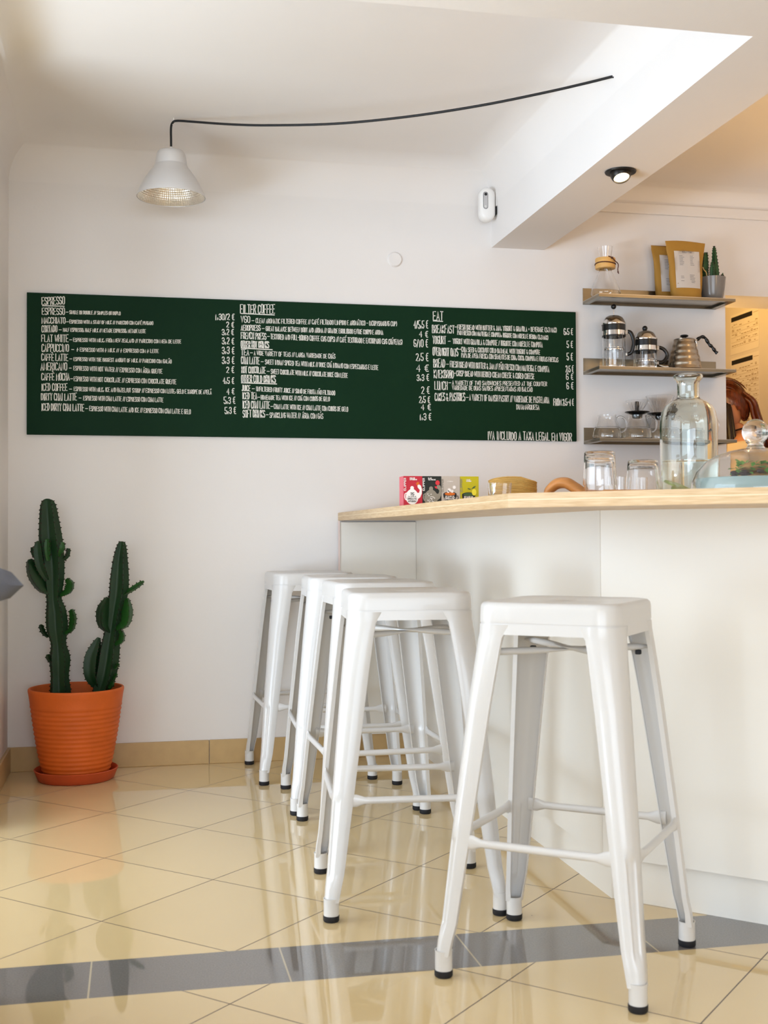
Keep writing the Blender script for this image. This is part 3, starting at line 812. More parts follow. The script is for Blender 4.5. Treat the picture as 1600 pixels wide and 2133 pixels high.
# ================================================================== RECESSED EYEBALL SPOT
sp = thing('spotlight', 'black recessed eyeball spotlight shining in the underside of the beam', 'lamp', (1.572, -1.09, ZB))
bm = B(); lathe(bm, [(.0001, -.0005), (.050, -.0005), (.052, -.002), (.050, -.006), (.036, -.007), (.0001, -.007)], 40); link('trim_ring', bm, mat('dark_bronze', '2A2622', .35, .6), sp, 40)
bm = B(); lathe(bm, [(.034, -.004), (.0345, -.012), (.0315, -.022), (.0275, -.028), (.026, -.028), (.027, -.02), (.0001, -.02)], 36); bmesh.ops.rotate(bm, verts=bm.verts[:], cent=(0, 0, -.006), matrix=Matrix.Rotation(-.42, 3, 'X')); ey = link('eyeball', bm, mat('dark_bronze', '2A2622', .35, .6), sp, 40)
bm = B(); lathe(bm, [(.0001, -.0255), (.018, -.0248), (.0262, -.0222), (.0262, -.0212), (.0001, -.0212)], 30); bmesh.ops.rotate(bm, verts=bm.verts[:], cent=(0, 0, -.006), matrix=Matrix.Rotation(-.42, 3, 'X')); link('bulb_face', bm, mat('glowing_bulb', 'FFF2D8', .4, emit=(1.0, .74, .42), estr=4.5), ey)
d = bpy.data.lights.new('spot_beam', 'SPOT'); d.energy = 14; d.color = (1, .76, .48); d.spot_size = 1.3; d.spot_blend = .6; d.shadow_soft_size = .03
sl = bpy.data.objects.new('spot_beam', d); COL.objects.link(sl); sl.location = (1.572, -1.09, ZB-.04); sl.rotation_euler = (.12, .15, 0)

# ================================================================== MOTION SENSOR ON THE BEAM
ms = thing('motion_sensor', 'small white wall-mounted motion sensor beside the ceiling beam', 'sensor', (1.418, -.075, 2.255))
def capsule_xz(w, h, n=12):
    r = w/2
    return [(r*math.cos(PI*i/n), h/2-r+r*math.sin(PI*i/n)) for i in range(n+1)]+[(-r*math.cos(PI*i/n), -h/2+r-r*math.sin(PI*i/n)) for i in range(n+1)]
WP = mat('white_plastic', 'E8E6E3', .35)
bm = B()
def cap_ring(w, h, y): return [(x, y, z) for x, z in capsule_xz(w, h)]
loft(bm, [cap_ring(.058, .132, .026), cap_ring(.064, .138, .022), cap_ring(.0655, .139, .0), cap_ring(.063, .137, -.012), cap_ring(.054, .128, -.020), cap_ring(.038, .112, -.0235)])
link('housing', bm, WP, ms, 50)
bm = B(); loft(bm, [[(x-.012, y, z+.012) for x, y, z in cap_ring(.0175, .068, -.0232)], [(x-.012, y, z+.012) for x, y, z in cap_ring(.0155, .066, -.0252)]]); fp = link('face_plate', bm, mat('grey_plastic', 'B9B7B7', .3), ms, 40)
bm = B(); loft(bm, [[(x-.012, y, z+.012) for x, y, z in cap_ring(.0205, .071, -.0226)], [(x-.012, y, z+.012) for x, y, z in cap_ring(.0205, .071, -.0236)]]); link('plate_rim', bm, mat('dark_grey_plastic', '5C5A5C', .4), ms, 40)
bm = B(); sphere(bm, (-.012, -.0252, .037), .0062, 16, 10, (1, .5, 1)); link('lens', bm, M_BLK, fp, 60)
bm = B(); sphere(bm, (-.012, -.0252, -.013), .005, 16, 10, (1, .4, 1)); link('indicator', bm, mat('pale_grey_lens', 'D6D4D2', .1), fp, 60)
bm = B(); add_box(bm, (.0355, -.012, -.005), (.0415, .05, .0685), .002); add_box(bm, (.02, .012, .01), (.0355, .026, .045)); link('bracket', bm, WP, ms)
bm = B(); add_box(bm, (.0325, -.008, -.04), (.0415, .03, -.006), .002); link('joint_knob', bm, M_BLK, ms)

# ================================================================== CACTUS IN TERRACOTTA POT
CX, CY = -.214, -.187
sc_ = B()
lathe(sc_, [(.0001, .002), (.132, .0), (.138, .004), (.150, .034), (.1525, .039), (.149, .0415), (.144, .038), (.133, .011), (.0001, .010)], 64)
o = link('plant_saucer', sc_, M_SAUCER, smooth=40, loc=(CX, CY, 0)); tag(o, 'reddish terracotta saucer on the floor under the cactus pot', 'saucer')
pc = thing('potted_cactus', 'two-stemmed spiny green cactus in a ribbed orange terracotta pot', 'plant', (CX, CY, .0105))
bm = B()
prof = [(.0001, 0), (.108, 0), (.1105, .004)]
nr = 15
def pot_r(z):
    t = z/.325
    return .1105+(.1725-.1105)*(t**.62 if t > 0 else 0)
for i in range(nr*4+1):
    z = .012+(.262-.012)*i/(nr*4)
    prof.append((pot_r(z)+.0016*math.cos(2*PI*i/4)*(1 if i else 0), z))
prof += [(pot_r(.268), .268), (pot_r(.30)+.0005, .30), (.1735, .318), (.1735, .324), (.171, .3275), (.1655, .3275), (.163, .322), (.1605, .29), (.1585, .282), (.0001, .282)]
lathe(bm, prof, 72)
pot = link('pot', bm, M_TERRA, pc, 50)
bm = B(); n = 30
rings = []
rr = random.Random(3)
for k in range(8):
    r = .158*k/7+.0005
    rings.append([(r*math.cos(2*PI*i/n), r*math.sin(2*PI*i/n), .2835+rr.uniform(0, .006)*(k < 7)+.006*(1-k/7)) for i in range(n)])
loft(bm, rings, (True, False)); link('soil', bm, M_SOIL, pc, 60)

def ribbed(bm, path, radii, ribs, ph=0.0, depth=.46, sp_step=.0125, twist=0.0, sp_len=.0052, n_per=8, rs=None):
    """Ribbed succulent stem along a path; adds teeth along every rib crest to the spines mesh."""
    rs = rs or rnd
    P = spline(path, 7); N = len(P)
    R = [p.x for p in spline([(r, 0, 0) for r in radii], 7)]
    T = [(P[min(i+1, N-1)]-P[max(i-1, 0)]).normalized() for i in range(N)]
    u = (Vector((1, 0, 0))-T[0]*T[0].x)
    u = u.normalized() if u.length > .2 else T[0].orthogonal().normalized()
    rings = []; n = ribs*n_per; acc = 0
    for i in range(N):
        u = (u-T[i]*u.dot(T[i])).normalized(); w = T[i].cross(u)
        if i: acc += (P[i]-P[i-1]).length
        ring = []
        for k in range(n):
            a = 2*PI*k/n
            q = 1-abs(math.sin(ribs*a/2))**.85
            r = R[i]*((1-depth)+depth*q)
            ring.append(P[i]+(u*math.cos(a+ph)+w*math.sin(a+ph))*r)
        rings.append(ring)
        if acc >= sp_step and i < N-1:
            acc = 0
            for j in range(ribs):
                a = 2*PI*j/ribs+ph
                d = (u*math.cos(a)+w*math.sin(a)); base = P[i]+d*R[i]*.99
                tip = base+d*sp_len*rs.uniform(.7, 1.3)+T[i]*rs.uniform(-.001, .002)
                s = T[i]*.0034; s2_ = d.cross(T[i])*.0022
                v = [bm.verts.new(p) for p in (base+s, base+s2_, base-s, base-s2_, tip)]
                for a_, b_ in ((0, 1), (1, 2), (2, 3), (3, 0)): bm.faces.new((v[a_], v[b_], v[4])).material_index = 1
    loft(bm, rings, (True, True))
def cpt(x, y, dy=0.0):   # point of the plant, measured from the pot's base
    return (-.2117+(x-160)/562+(1430-y)/560*.006-CX, dy, .3418+(1430-y)/563.5-.0105-.003)
def cr(w): return w/563.5/2*1.22
def stem(name, pts, arms, ribs, ph, paler=0):
    bm = B()
    ribbed(bm, [cpt(x, y, dy) for x, y, w, dy in pts], [cr(w) for x, y, w, dy in pts], ribs, ph)
    s = link(name, bm, [M_CACT, M_SPINE], pc, 50)
    for A, rb, m in arms:
        bm = B()
        ribbed(bm, [cpt(x, y, dy) for x, y, w, dy in A], [cr(w) for x, y, w, dy in A], rb, .6, .45, .014)
        link('branch', bm, [m, M_SPINE], s, 50)
    return s
T1 = [(126, 1462, 36, 0), (126, 1440, 37, 0), (124.5, 1407, 32, 0), (124, 1370, 37, 0), (121.5, 1339, 27, 0), (118.5, 1309, 38, 0), (116, 1273, 36, 0), (112, 1246, 27, 0), (111, 1205, 36, 0), (109, 1165, 40, 0), (104, 1124, 42, 0), (100.5, 1081, 35, 0), (98.5, 1052, 28, 0), (98, 1040, 19, 0), (98, 1036, 6, 0)]
A1 = [([(110, 1234, 12, 0), (90, 1222, 28, -.01), (74, 1196, 34, -.015), (66, 1172, 24, -.015), (63, 1162, 8, -.015)], 3, M_CACT),
      ([(100, 1205, 12, -.02), (88, 1176, 20, -.03), (83, 1148, 20, -.035), (82, 1130, 14, -.035), (82, 1124, 5, -.035)], 4, M_CACT),
      ([(84, 1168, 8, .02), (71, 1152, 10, .03), (67, 1137, 7, .03)], 3, M_CACT),
      ([(102, 1165, 8, -.036), (100, 1140, 12, -.044), (100, 1124, 10, -.044), (100, 1120, 4, -.044)], 4, M_CACT2),
      ([(124, 1166, 7, .01), (137, 1156, 9, .015), (140, 1140, 8, .015)], 3, M_CACT),
      ([(122, 1156, 7, -.02), (129, 1140, 12, -.03), (130, 1127, 8, -.03)], 4, M_CACT2),
      ([(126, 1239, 7, 0), (142, 1229, 16, -.008), (146, 1214, 17, -.01), (138, 1203, 8, -.01)], 3, M_CACT2),
      ([(136, 1319, 6, 0), (148, 1309, 12, -.005), (152, 1288, 14, -.008), (149, 1271, 10, -.008), (148, 1267, 4, -.008)], 3, M_CACT2),
      ([(101, 1325, 5, 0), (92, 1315, 9, 0), (87, 1302, 9, 0), (86, 1298, 4, 0)], 3, M_CACT),
      ([(112, 1380, 8, -.01), (103, 1368, 10, -.012), (101, 1360, 6, -.012)], 3, M_CACT)]
stem('tall_stem', T1, A1, 5, .25)
T2 = [(207, 1460, 30, .02), (208, 1440, 31, .02), (218, 1405, 38, .02), (225, 1356, 36, .02), (230.5, 1312, 28, .02), (236, 1274, 30, .02), (242, 1235, 35, .02), (244, 1202, 34, .02), (246, 1160, 26, .02), (249, 1132, 15, .02), (249.5, 1126, 6, .02)]
A2 = [([(226, 1317, 9, .01), (213, 1301, 24, 0), (212, 1272, 27, -.005), (219, 1250, 14, -.005), (221, 1243, 5, -.005)], 3, M_CACT),
      ([(240, 1312, 9, .01), (258, 1300, 20, .005), (263, 1275, 23, 0), (262, 1252, 12, 0), (261, 1246, 5, 0)], 3, M_CACT2),
      ([(252, 1240, 7, .02), (270, 1229, 10, .02), (288, 1217, 9, .02), (296, 1211, 4, .02)], 3, M_CACT2),
      ([(238, 1345, 7, .01), (250, 1336, 13, .005), (252, 1322, 12, .005), (246, 1314, 6, .005)], 3, M_CACT2),
      ([(200, 1434, 10, .01), (189, 1405, 27, 0), (190, 1370, 29, 0), (199, 1342, 18, 0), (204, 1328, 7, 0)], 4, M_CACT),
      ([(237, 1395, 5, .01), (242, 1389, 7, .01), (245, 1384, 5, .01)], 3, M_CACT2),
      ([(233, 1417, 5, .01), (238, 1411, 7, .01), (241, 1405, 5, .01)], 3, M_CACT2),
      ([(226, 1436, 7, .005), (231, 1428, 9, .005), (234, 1420, 6, .005)], 3, M_CACT2)]
stem('short_stem', T2, A2, 5, .1)
bm = B()
for a in (20, 140, 200, 265):
    c, s = math.cos(math.radians(a)), math.sin(math.radians(a))
    tube(bm, [(.085, -.055, .291), (.085+.008*c, -.055-.004, .294+.006*abs(s)), (.085+.017*c, -.055-.006*abs(c), .288+.016*abs(s))], [.0022, .002, .0004], 6)
link('dry_leaf', bm, mat('dry_leaf_tan', 'C9A36A', .8), pc)

# ================================================================== CUSHION END AT THE LEFT
bm = B(); n = 14
cw_, ch_, ct_ = .40, .40, .13
def cush(u, v):      # pillow thickness
    a = (1-abs(u)**2.4)*(1-abs(v)**2.4)
    return max(a, 0)**.45
gr = {}
for sgn in (1, -1):
    for i in range(n+1):
        for j in range(n+1):
            u, v = -1+2*i/n, -1+2*j/n
            pin = 1-.10*(1-abs(u)**2)*abs(v)**3
            pin2 = 1-.10*(1-abs(v)**2)*abs(u)**3
            p = (u*cw_/2*pin2, v*ch_/2*pin, sgn*ct_/2*cush(u, v))
            gr[sgn, i, j] = bm.verts.new(p)
for sgn in (1, -1):
    for i in range(n):
        for j in range(n):
            bm.faces.new((gr[sgn, i, j], gr[sgn, i+1, j], gr[sgn, i+1, j+1], gr[sgn, i, j+1]))
bmesh.ops.remove_doubles(bm, verts=bm.verts[:], dist=1e-4)
o = link('cushion', bm, mat('grey_cushion_fabric', '5E6069', .9, noise=.05, nscale=30, bump=.4, bscale=400), smooth=80)
tag(o, 'grey cushion whose corner pokes in at the left edge', 'cushion')
o.location = (-.450, -2.60, .824); o.rotation_euler = (0, .06, PI/4)
bn = B(); add_box(bn, (-1.1, -3.1, 0), (-.31, -2.31, .722), .006); add_box(bn, (-1.12, -3.12, .722), (-.30, -2.305, .754), .004)
tag(link('window_bench', bn, M_PANEL), 'white bench at the left edge carrying the grey cushion', 'bench')

# ================================================================== WALL SHELVES
SX0, SX1 = 1.862, 2.473
def make_shelf(z, label):
    t = thing('wall_shelf', label, 'shelf', (SX0, 0, z), group='stainless steel wall shelves')
    w, d = SX1-SX0, .18
    bm = B()
    # tray: plate with folded-down lips and a return flange underneath
    add_box(bm, (0, -d, -.0025), (w, -.0015, 0), mi=1)
    add_box(bm, (0, -d, -.013), (w, -d+.0015, -.0024)); add_box(bm, (0, -d+.0014, -.013), (.0015, -.0015, -.0024)); add_box(bm, (w-.0015, -d+.0014, -.013), (w, -.0015, -.0024))
    add_box(bm, (.0014, -d+.0014, -.013), (w-.0014, -d+.022, -.0116)); add_box(bm, (.0014, -d+.0219, -.013), (.024, -.0015, -.0116)); add_box(bm, (w-.024, -d+.0219, -.013), (w-.0014, -.0015, -.0116))
    link('tray', bm, [M_STEEL, M_STEEL_L], t)
    bm = B(); add_box(bm, (0, -.0016, -.0135), (w, -.0001, .057), .0005); add_box(bm, (.0, -.012, -.0135), (w, -.0015, -.0115)); link('back_rail', bm, M_STEEL, t)
    return t
ZS = (1.886, 1.588, 1.2925)
make_shelf(ZS[0], 'top steel wall shelf with coffee bags and a potted cactus')
make_shelf(ZS[1], 'middle steel wall shelf holding two coffee presses and a kettle')
make_shelf(ZS[2], 'lowest steel wall shelf holding glass coffee servers')
def glass(name, outer, t, parent, m=M_GLASS, n=40, loc=None):
    bm = B(); shell(bm, outer, t, n); return link(name, bm, m, parent, 50, loc)

# ---- top shelf
z = ZS[0]
c = thing('pour_over_coffee_maker', 'hourglass glass coffee maker with wooden collar and leather tie', 'coffee maker', (1.925, -.098, z+.0005))
glass('glass_body', [(.050, 0), (.058, .004), (.0615, .012), (.0615, .020), (.057, .038), (.045, .068), (.030, .100), (.0215, .122), (.020, .135), (.0215, .150), (.0265, .180), (.031, .211)], .0016, c, n=48)
bm = B(); lathe(bm, [(.0258, .118), (.041, .120), (.0425, .128), (.0405, .141), (.0425, .155), (.041, .163), (.026, .165), (.0225, .142), (.0258, .118)], 48); col = link('wooden_collar', bm, M_COLLAR, c, 40)
bm = B(); ring = [(.0425*math.cos(a), .0425*math.sin(a), .140+.002*math.sin(a*2)) for a in [2*PI*i/28 for i in range(29)]]; tube(bm, ring, .0024, 8, False)
sphere(bm, (.012, -.0435, .158), .0048, 12, 8); tube(bm, spline([(-.004, -.0435, .164), (.012, -.0445, .158), (.026, -.041, .146), (.044, -.026, .140), (.0475, -.024, .130), (.0445, -.026, .116), (.0455, -.026, .104), (.049, -.025, .096)]), .0021, 8)
sphere(bm, (.0455, -.026, .1035), .0036, 10, 8); link('leather_tie', bm, M_TIE, col, 50)

def bag_mesh(w0, w1, h, d0, seed):
    """Stand-up pouch: gusseted oval foot, flat sealed top."""
    rr = random.Random(seed); bm = B(); rings = []; n = 32
    for i, f in enumerate((0, .02, .10, .25, .42, .58, .72, .84, .92, .96, 1.0)):
        w = (w0+(w1-w0)*f)/2*(1-.05*math.sin(PI*f)*0.6-(.05 if .45 < f < .8 else 0)*.6); d = d0/2*(1-f)**.75*(1 if f else .97)+.0013
        p = 2.6 if f < .5 else 2.0
        r = []
        for k in range(n):
            a = 2*PI*k/n; ca, sa = math.cos(a), math.sin(a)
            x = w*math.copysign(abs(ca)**(2/p), ca); y = d*math.copysign(abs(sa)**(2/p), sa)
            y += .0022*math.sin(7*f*PI+seed+x*60)*(0 < f < .93)
            r.append((x, y, h*f+.004*math.sin(x*20+seed)*(f > .9)))
        rings.append(r)
    loft(bm, rings); return bm
def bag(loc, rz, tilt, label, seed, printed=True):
    t = thing('coffee_bag', label, 'coffee bag', loc, rz, 'kraft coffee bags on the top shelf'); t.rotation_euler = (tilt, 0, rz)
    link('pouch', bag_mesh(.132, .182, .243, .060, seed), M_KRAFT, t, 60)
    bm = B(); rows = 8; prev = None
    def fy(x, f):
        d = .060/2*(1-f)**.75+.0013; w = (.132+(.182-.132)*f)/2
        return -(d*max(0, 1-abs(x/w)**2.2)**(1/2.2))-.0034
    cols = [-.054+.108*i/8 for i in range(9)]; grid = []
    for j in range(rows+1):
        f = .17+.655*j/rows
        grid.append([bm.verts.new((x*(1+.06*(j/rows)), fy(x, f), .243*f)) for x in cols])
    for j in range(rows):
        for i in range(8): bm.faces.new((grid[j][i], grid[j][i+1], grid[j+1][i+1], grid[j+1][i]))
    bmesh.ops.solidify(bm, geom=bm.faces[:], thickness=.0006)
    lb = link('label', bm, M_PAPER, t, 60)
    bm = B(); rr = random.Random(seed+9)
    stroke_text(bm, 'KENYA', (-.020, fy(0, .79)-.0012, .243*.795), (.020, fy(0, .79)-.0012, .243*.795), (0, 0, 1), .0072, .0016, .02, rr)
    for j in range(7):
        zz = .243*(.74-.027*j)
        for x0, L in ((-.036, rr.uniform(.014, .022)), (.012, rr.uniform(.010, .02))):
            y = fy(.02, zz/.243)-.0012
            add_quad(bm, [(x0, fy(x0, zz/.243)-.0012, zz-.0008), (x0+L, fy(x0+L, zz/.243)-.0012, zz-.0008), (x0+L, fy(x0+L, zz/.243)-.0012, zz+.0006), (x0, fy(x0, zz/.243)-.0012, zz+.0006)])
    for j in range(6):
        zz = .243*(.40-.027*j)
        for x0, L in ((-.034, rr.uniform(.012, .02)), (.006+.006*(j > 3), rr.uniform(.014, .026))):
            if rr.random() < .2: continue
            add_quad(bm, [(x0, fy(x0, zz/.243)-.0012, zz-.0008), (x0+L, fy(x0+L, zz/.243)-.0012, zz-.0008), (x0+L, fy(x0+L, zz/.243)-.0012, zz+.0006), (x0, fy(x0, zz/.243)-.0012, zz+.0006)])
    link('print', bm, mat('grey_print', '6A6668', .8), lb)
    return t
bag((2.274, -.128, z+.0005), .0, -.02, 'kraft coffee bag in front, its white label facing out, next to the grey cactus pot', 2)
bag((2.245, -.042, z+.0005), .06, -.01, 'kraft coffee bag half hidden behind the front one, label partly covered', 5)

k = thing('potted_cactus', 'small dark cactus in a glazed grey ceramic pot on the top shelf', 'plant', (2.416, -.085, z+.0005))
bm = B(); shell(bm, [(.036, 0), (.042, .006), (.0475, .03), (.0535, .075), (.0565, .104)], .004, 48); link('pot', bm, M_GREYPOT, k, 40)
bm = B(); lathe(bm, [(.0001, .090), (.049, .088), (.049, .080), (.0001, .08)], 32); link('soil', bm, M_SOIL, k)
M_CACT3 = mat('dark_succulent_green', '234B24', .5, noise=.3, nscale=40)
for i, (pts, rad) in enumerate(((((-.030, .0, .085), (-.034, 0, .12), (-.032, 0, .16), (-.030, 0, .205), (-.030, 0, .213)), (.015, .0165, .0155, .010, .003)),
                              (((.018, -.005, .085), (.014, -.005, .13), (.010, -.005, .18), (.008, -.005, .226), (.008, -.005, .240)), (.013, .0145, .012, .007, .002)),
                              (((-.010, -.018, .085), (-.011, -.022, .12), (-.011, -.024, .15), (-.011, -.024, .172)), (.012, .0125, .010, .003)),
                              (((.028, -.018, .088), (.033, -.024, .105), (.036, -.026, .122)), (.006, .006, .002)),
                              (((-.034, -.015, .088), (-.042, -.022, .115), (-.044, -.024, .14)), (.010, .011, .003)))):
    bm = B(); ribbed(bm, pts, rad, 5, i*.4, .34, .008, sp_len=.0035)
    link('stem', bm, [M_CACT3, M_SPINE], k, 50)
bm = B(); tube(bm, spline([(-.04, -.03, .10), (-.047, -.038, .118), (-.058, -.04, .128), (-.064, -.04, .14)]), [.0018]*19, 6); link('dry_twig', bm, mat('dry_leaf_tan', 'C9A36A', .8), k, 60)

# ---- middle shelf
z = ZS[1]
def french_press(loc, rz, r, hg, knob_up, label, handle_out, handle_low):
    t = thing('french_press', label, 'coffee press', loc, rz, 'coffee presses on the middle shelf')
    glass('glass_beaker', [(r-.006, .004), (r-.001, .008), (r, .014), (r, hg)], .0018, t)
    # dark collar, chrome bands
    bm = B(); lathe(bm, [(r+.0008, hg-.052), (r+.0015, hg-.052), (r+.0015, hg-.002), (r+.0008, hg-.002), (r+.0008, hg-.052)], 48); link('collar', bm, M_BLK, t, 40)
    bm = B(); lathe(bm, [(r+.0016, hg-.046), (r+.0026, hg-.046), (r+.0026, hg-.027), (r+.0016, hg-.027), (r+.0016, hg-.046)], 48)
    for a in (-2.2, -.75, .75, 2.2):
        ca, sa = math.cos(a), math.sin(a); q = r+.0022
        tube(bm, [(q*ca, q*sa, hg-.04), (q*ca, q*sa, .012), ((q+.002)*ca, (q+.002)*sa, .0005)], .0044, 8, True, [(.28, 1)]*3 if abs(sa) > .5 else [(.28, 1)]*3)
    lathe(bm, [(r+.0016, .010), (r+.0028, .010), (r+.0028, .0), (r-.008, .0), (r-.008, .002), (r+.0016, .003), (r+.0016, .010)], 48)
    link('chrome_frame', bm, M_CHROME, t, 40)
    bm = B(); lathe(bm, [(r+.0035, hg-.001), (r+.0045, hg+.002), (r+.002, hg+.009), (r-.001, hg+.014), (r*.92, hg+.020), (r*.80, hg+.029), (r*.55, hg+.0365), (r*.25, hg+.040), (.004, hg+.041), (.0001, hg+.041)], 48); lid = link('lid', bm, M_CHROME, t, 50)
    bm = B(); lathe(bm, [(.0001, hg+.04), (.0016, hg+.04), (.0016, hg+.04+knob_up), (.0001, hg+.04+knob_up)], 10); lathe(bm, [(.0001, .05), (.0016, .05), (.0016, hg+.0405), (.0001, hg+.0405)], 10); link('plunger_rod', bm, M_CHROME, t, 40)
    bm = B(); sphere(bm, (0, 0, hg+.049+knob_up), .0112, 20, 14); link('knob', bm, M_BLK, lid, 60)
    pz = max(.03, .075 if knob_up > .02 else .018)
    bm = B(); lathe(bm, [(.0001, pz), (r-.004, pz), (r-.003, pz+.003), (r-.004, pz+.006), (.0001, pz+.004)], 40); lathe(bm, [(.0001, pz+.010), (r-.006, pz+.010), (r-.006, pz+.012), (.0001, pz+.013)], 40); link('plunger_screen', bm, M_CHROME, t, 40)
    # black D handle
    bm = B(); hz = hg-.034
    pts = spline([(r+.006, 0, hz), (r+.014, 0, hz+.003), (r+handle_out*.72, 0, hz-.006), (r+handle_out, 0, hz-(hz-handle_low)*.45), (r+handle_out*.72, 0, handle_low+.010), (r+.006, 0, handle_low)], 7)
    tube(bm, pts, .0078, 12, True, [(1.0, .8)]*len(pts)); link('handle', bm, M_BLK, t, 60)
    bm = B(); add_box(bm, (r+.001, -.007, hz-.009), (r+.010, .007, hz+.009), .0015); add_box(bm, (r+.001, -.006, handle_low-.006), (r+.009, .006, handle_low+.006), .0015); link('handle_bracket', bm, M_CHROME, t)
    return t
french_press((1.9605, -.098, z+.0005), -.45, .0475, .184, .028, 'tall glass coffee press with its plunger knob pulled up', .034, .058)
french_press((2.099, -.100, z+.0005), -.15, .0485, .124, .0006, 'short glass coffee press with plunger down and big black handle', .046, .027)
kt = thing('gooseneck_kettle', 'brushed steel beehive kettle with wavy black handle', 'kettle', (2.281, -.092, z+.0005))
bm = B()
prof = [(.0001, 0), (.070, 0), (.0725, .004)]
for i in range(41):
    f = i/40; zz = .006+.118*f
    rr_ = .0735-(.0735-.0450)*(f**1.15)
    prof.append((rr_+.0010*math.cos(2*PI*f*4.6), zz))
prof += [(.0445, .128), (.0430, .130), (.0001, .130)]
lathe(bm, prof, 56); link('body', bm, M_KETTLE, kt, 50)
bm = B(); lathe(bm, [(.0436, .1295), (.0445, .1325), (.042, .1345), (.02, .138), (.0001, .1385)], 40); ld = link('lid', bm, M_KETTLE, kt, 50)
bm = B(); lathe(bm, [(.0001, .138), (.008, .138), (.009, .142), (.0165, .1455), (.0175, .149), (.014, .1525), (.0001, .1535)], 28); link('lid_knob', bm, M_BLK, ld, 50)
bm = B(); tube(bm, spline([(-.062, .012, .018), (-.090, .020, .020), (-.114, .026, .034), (-.124, .036, .065), (-.130, .042, .095), (-.146, .048, .116), (-.162, .052, .118)]), resamp([.0085, .0075, .006, .0052, .0048, .0045, .0042], 37), 12); link('spout', bm, M_KETTLE, kt, 60)
bm = B(); tube(bm, spline([(.0435, -.004, .100), (.053, -.005, .103), (.0535, -.005, .118), (.050, -.005, .127), (.055, -.006, .134), (.062, -.006, .137)]), .0032, 8, True); link('handle_bracket', bm, M_CHROME, kt, 60)
pts = spline([(.056, -.006, .133), (.068, -.007, .142), (.080, -.008, .146), (.092, -.010, .140), (.101, -.012, .125), (.109, -.014, .112), (.118, -.016, .104), (.126, -.018, .093), (.133, -.020, .082), (.140, -.021, .076)], 6)
bm = B(); tube(bm, pts, [.0068+.0011*math.sin(i*.62) for i in range(len(pts))], 12, True); link('handle', bm, M_BLK, kt, 60)

# ---- lowest shelf
z = ZS[2]
def server(loc, rz, label):
    t = thing('glass_server', label, 'coffee server', loc, rz, 'glass coffee servers on the lowest shelf')
    glass('glass_body', [(.054, 0), (.0595, .004), (.0605, .010), (.058, .030), (.0525, .047), (.0505, .050), (.046, .062), (.039, .082), (.0365, .092), (.0375, .101)], .0014, t, n=44)
    bm = B(); pts = spline([(.040, 0, .088), (.056, 0, .094), (.073, 0, .083), (.079, 0, .062), (.074, 0, .040), (.060, 0, .030), (.0565, 0, .034)], 6); tube(bm, pts, .0036, 10, True); link('handle', bm, M_GLASS, t, 60)
    bm = B(); lathe(bm, [(.0526, .0478), (.0534, .0478), (.0530, .0492), (.0522, .0492), (.0526, .0478)], 40); link('measure_line', bm, mat('grey_line', '6E6C6A', .5), t)
    return t
server((1.925, -.105, z+.0005), -.25, 'empty glass coffee server at the left end of the lowest shelf')
server((2.056, -.112, z+.0005), -.45, 'glass coffee server under the small dripper with the black scoop handle')
server((2.178, -.072, z+.0005), -.5, 'glass coffee server under the large ribbed dripper, half behind the water bottle')
server((2.352, -.098, z+.0005), -.1, 'glass coffee server at the right end of the shelf, mostly hidden by the water bottle')
def dripper(loc, r0, r1, h, label, stick):
    t = thing('coffee_dripper', label, 'coffee dripper', loc, group='coffee drippers on the glass servers')
    bm = B(); lathe(bm, [(.0001, .012), (.018, .012), (r0+.032, .0145), (r0+.033, .012), (r0+.022, .008), (.030, .0045), (.022, .002), (.020, -.012), (.014, -.014), (.0001, -.014)], 44); link('base', bm, mat('smoky_black_plastic', '141416', .2), t, 40)
    bm = B(); outer = [(r0, .0125), (r0+.003, .02), (r1-.002, .0125+h-.004), (r1, .0125+h)]; shell(bm, outer, .0013, 44, bottom=False); cone = link('cone', bm, M_GLASS, t, 50)
    bm = B(); nr_ = 20
    for i in range(nr_):
        a = 2*PI*i/nr_; ra, rb = r0+.0008, r0+(r1-r0)*.82
        tube(bm, [(ra*math.cos(a), ra*math.sin(a), .0155), (rb*math.cos(a+.25), rb*math.sin(a+.25), .0125+h*.8)], .0009, 5)
    link('ribs', bm, M_GLASS, cone)
    if stick:
        bm = B(); add_box(bm, (-.0085, -.004, .012), (.0075, .003, .058), .002); link('scoop_handle', bm, M_BLK, t)
    return t
dripper((2.056, -.112, z+.1018), .019, .047, .048, 'small clear dripper with an upright black scoop handle', True)
dripper((2.178, -.072, z+.1018), .022, .060, .074, 'larger ribbed clear dripper beside the big water bottle', False)

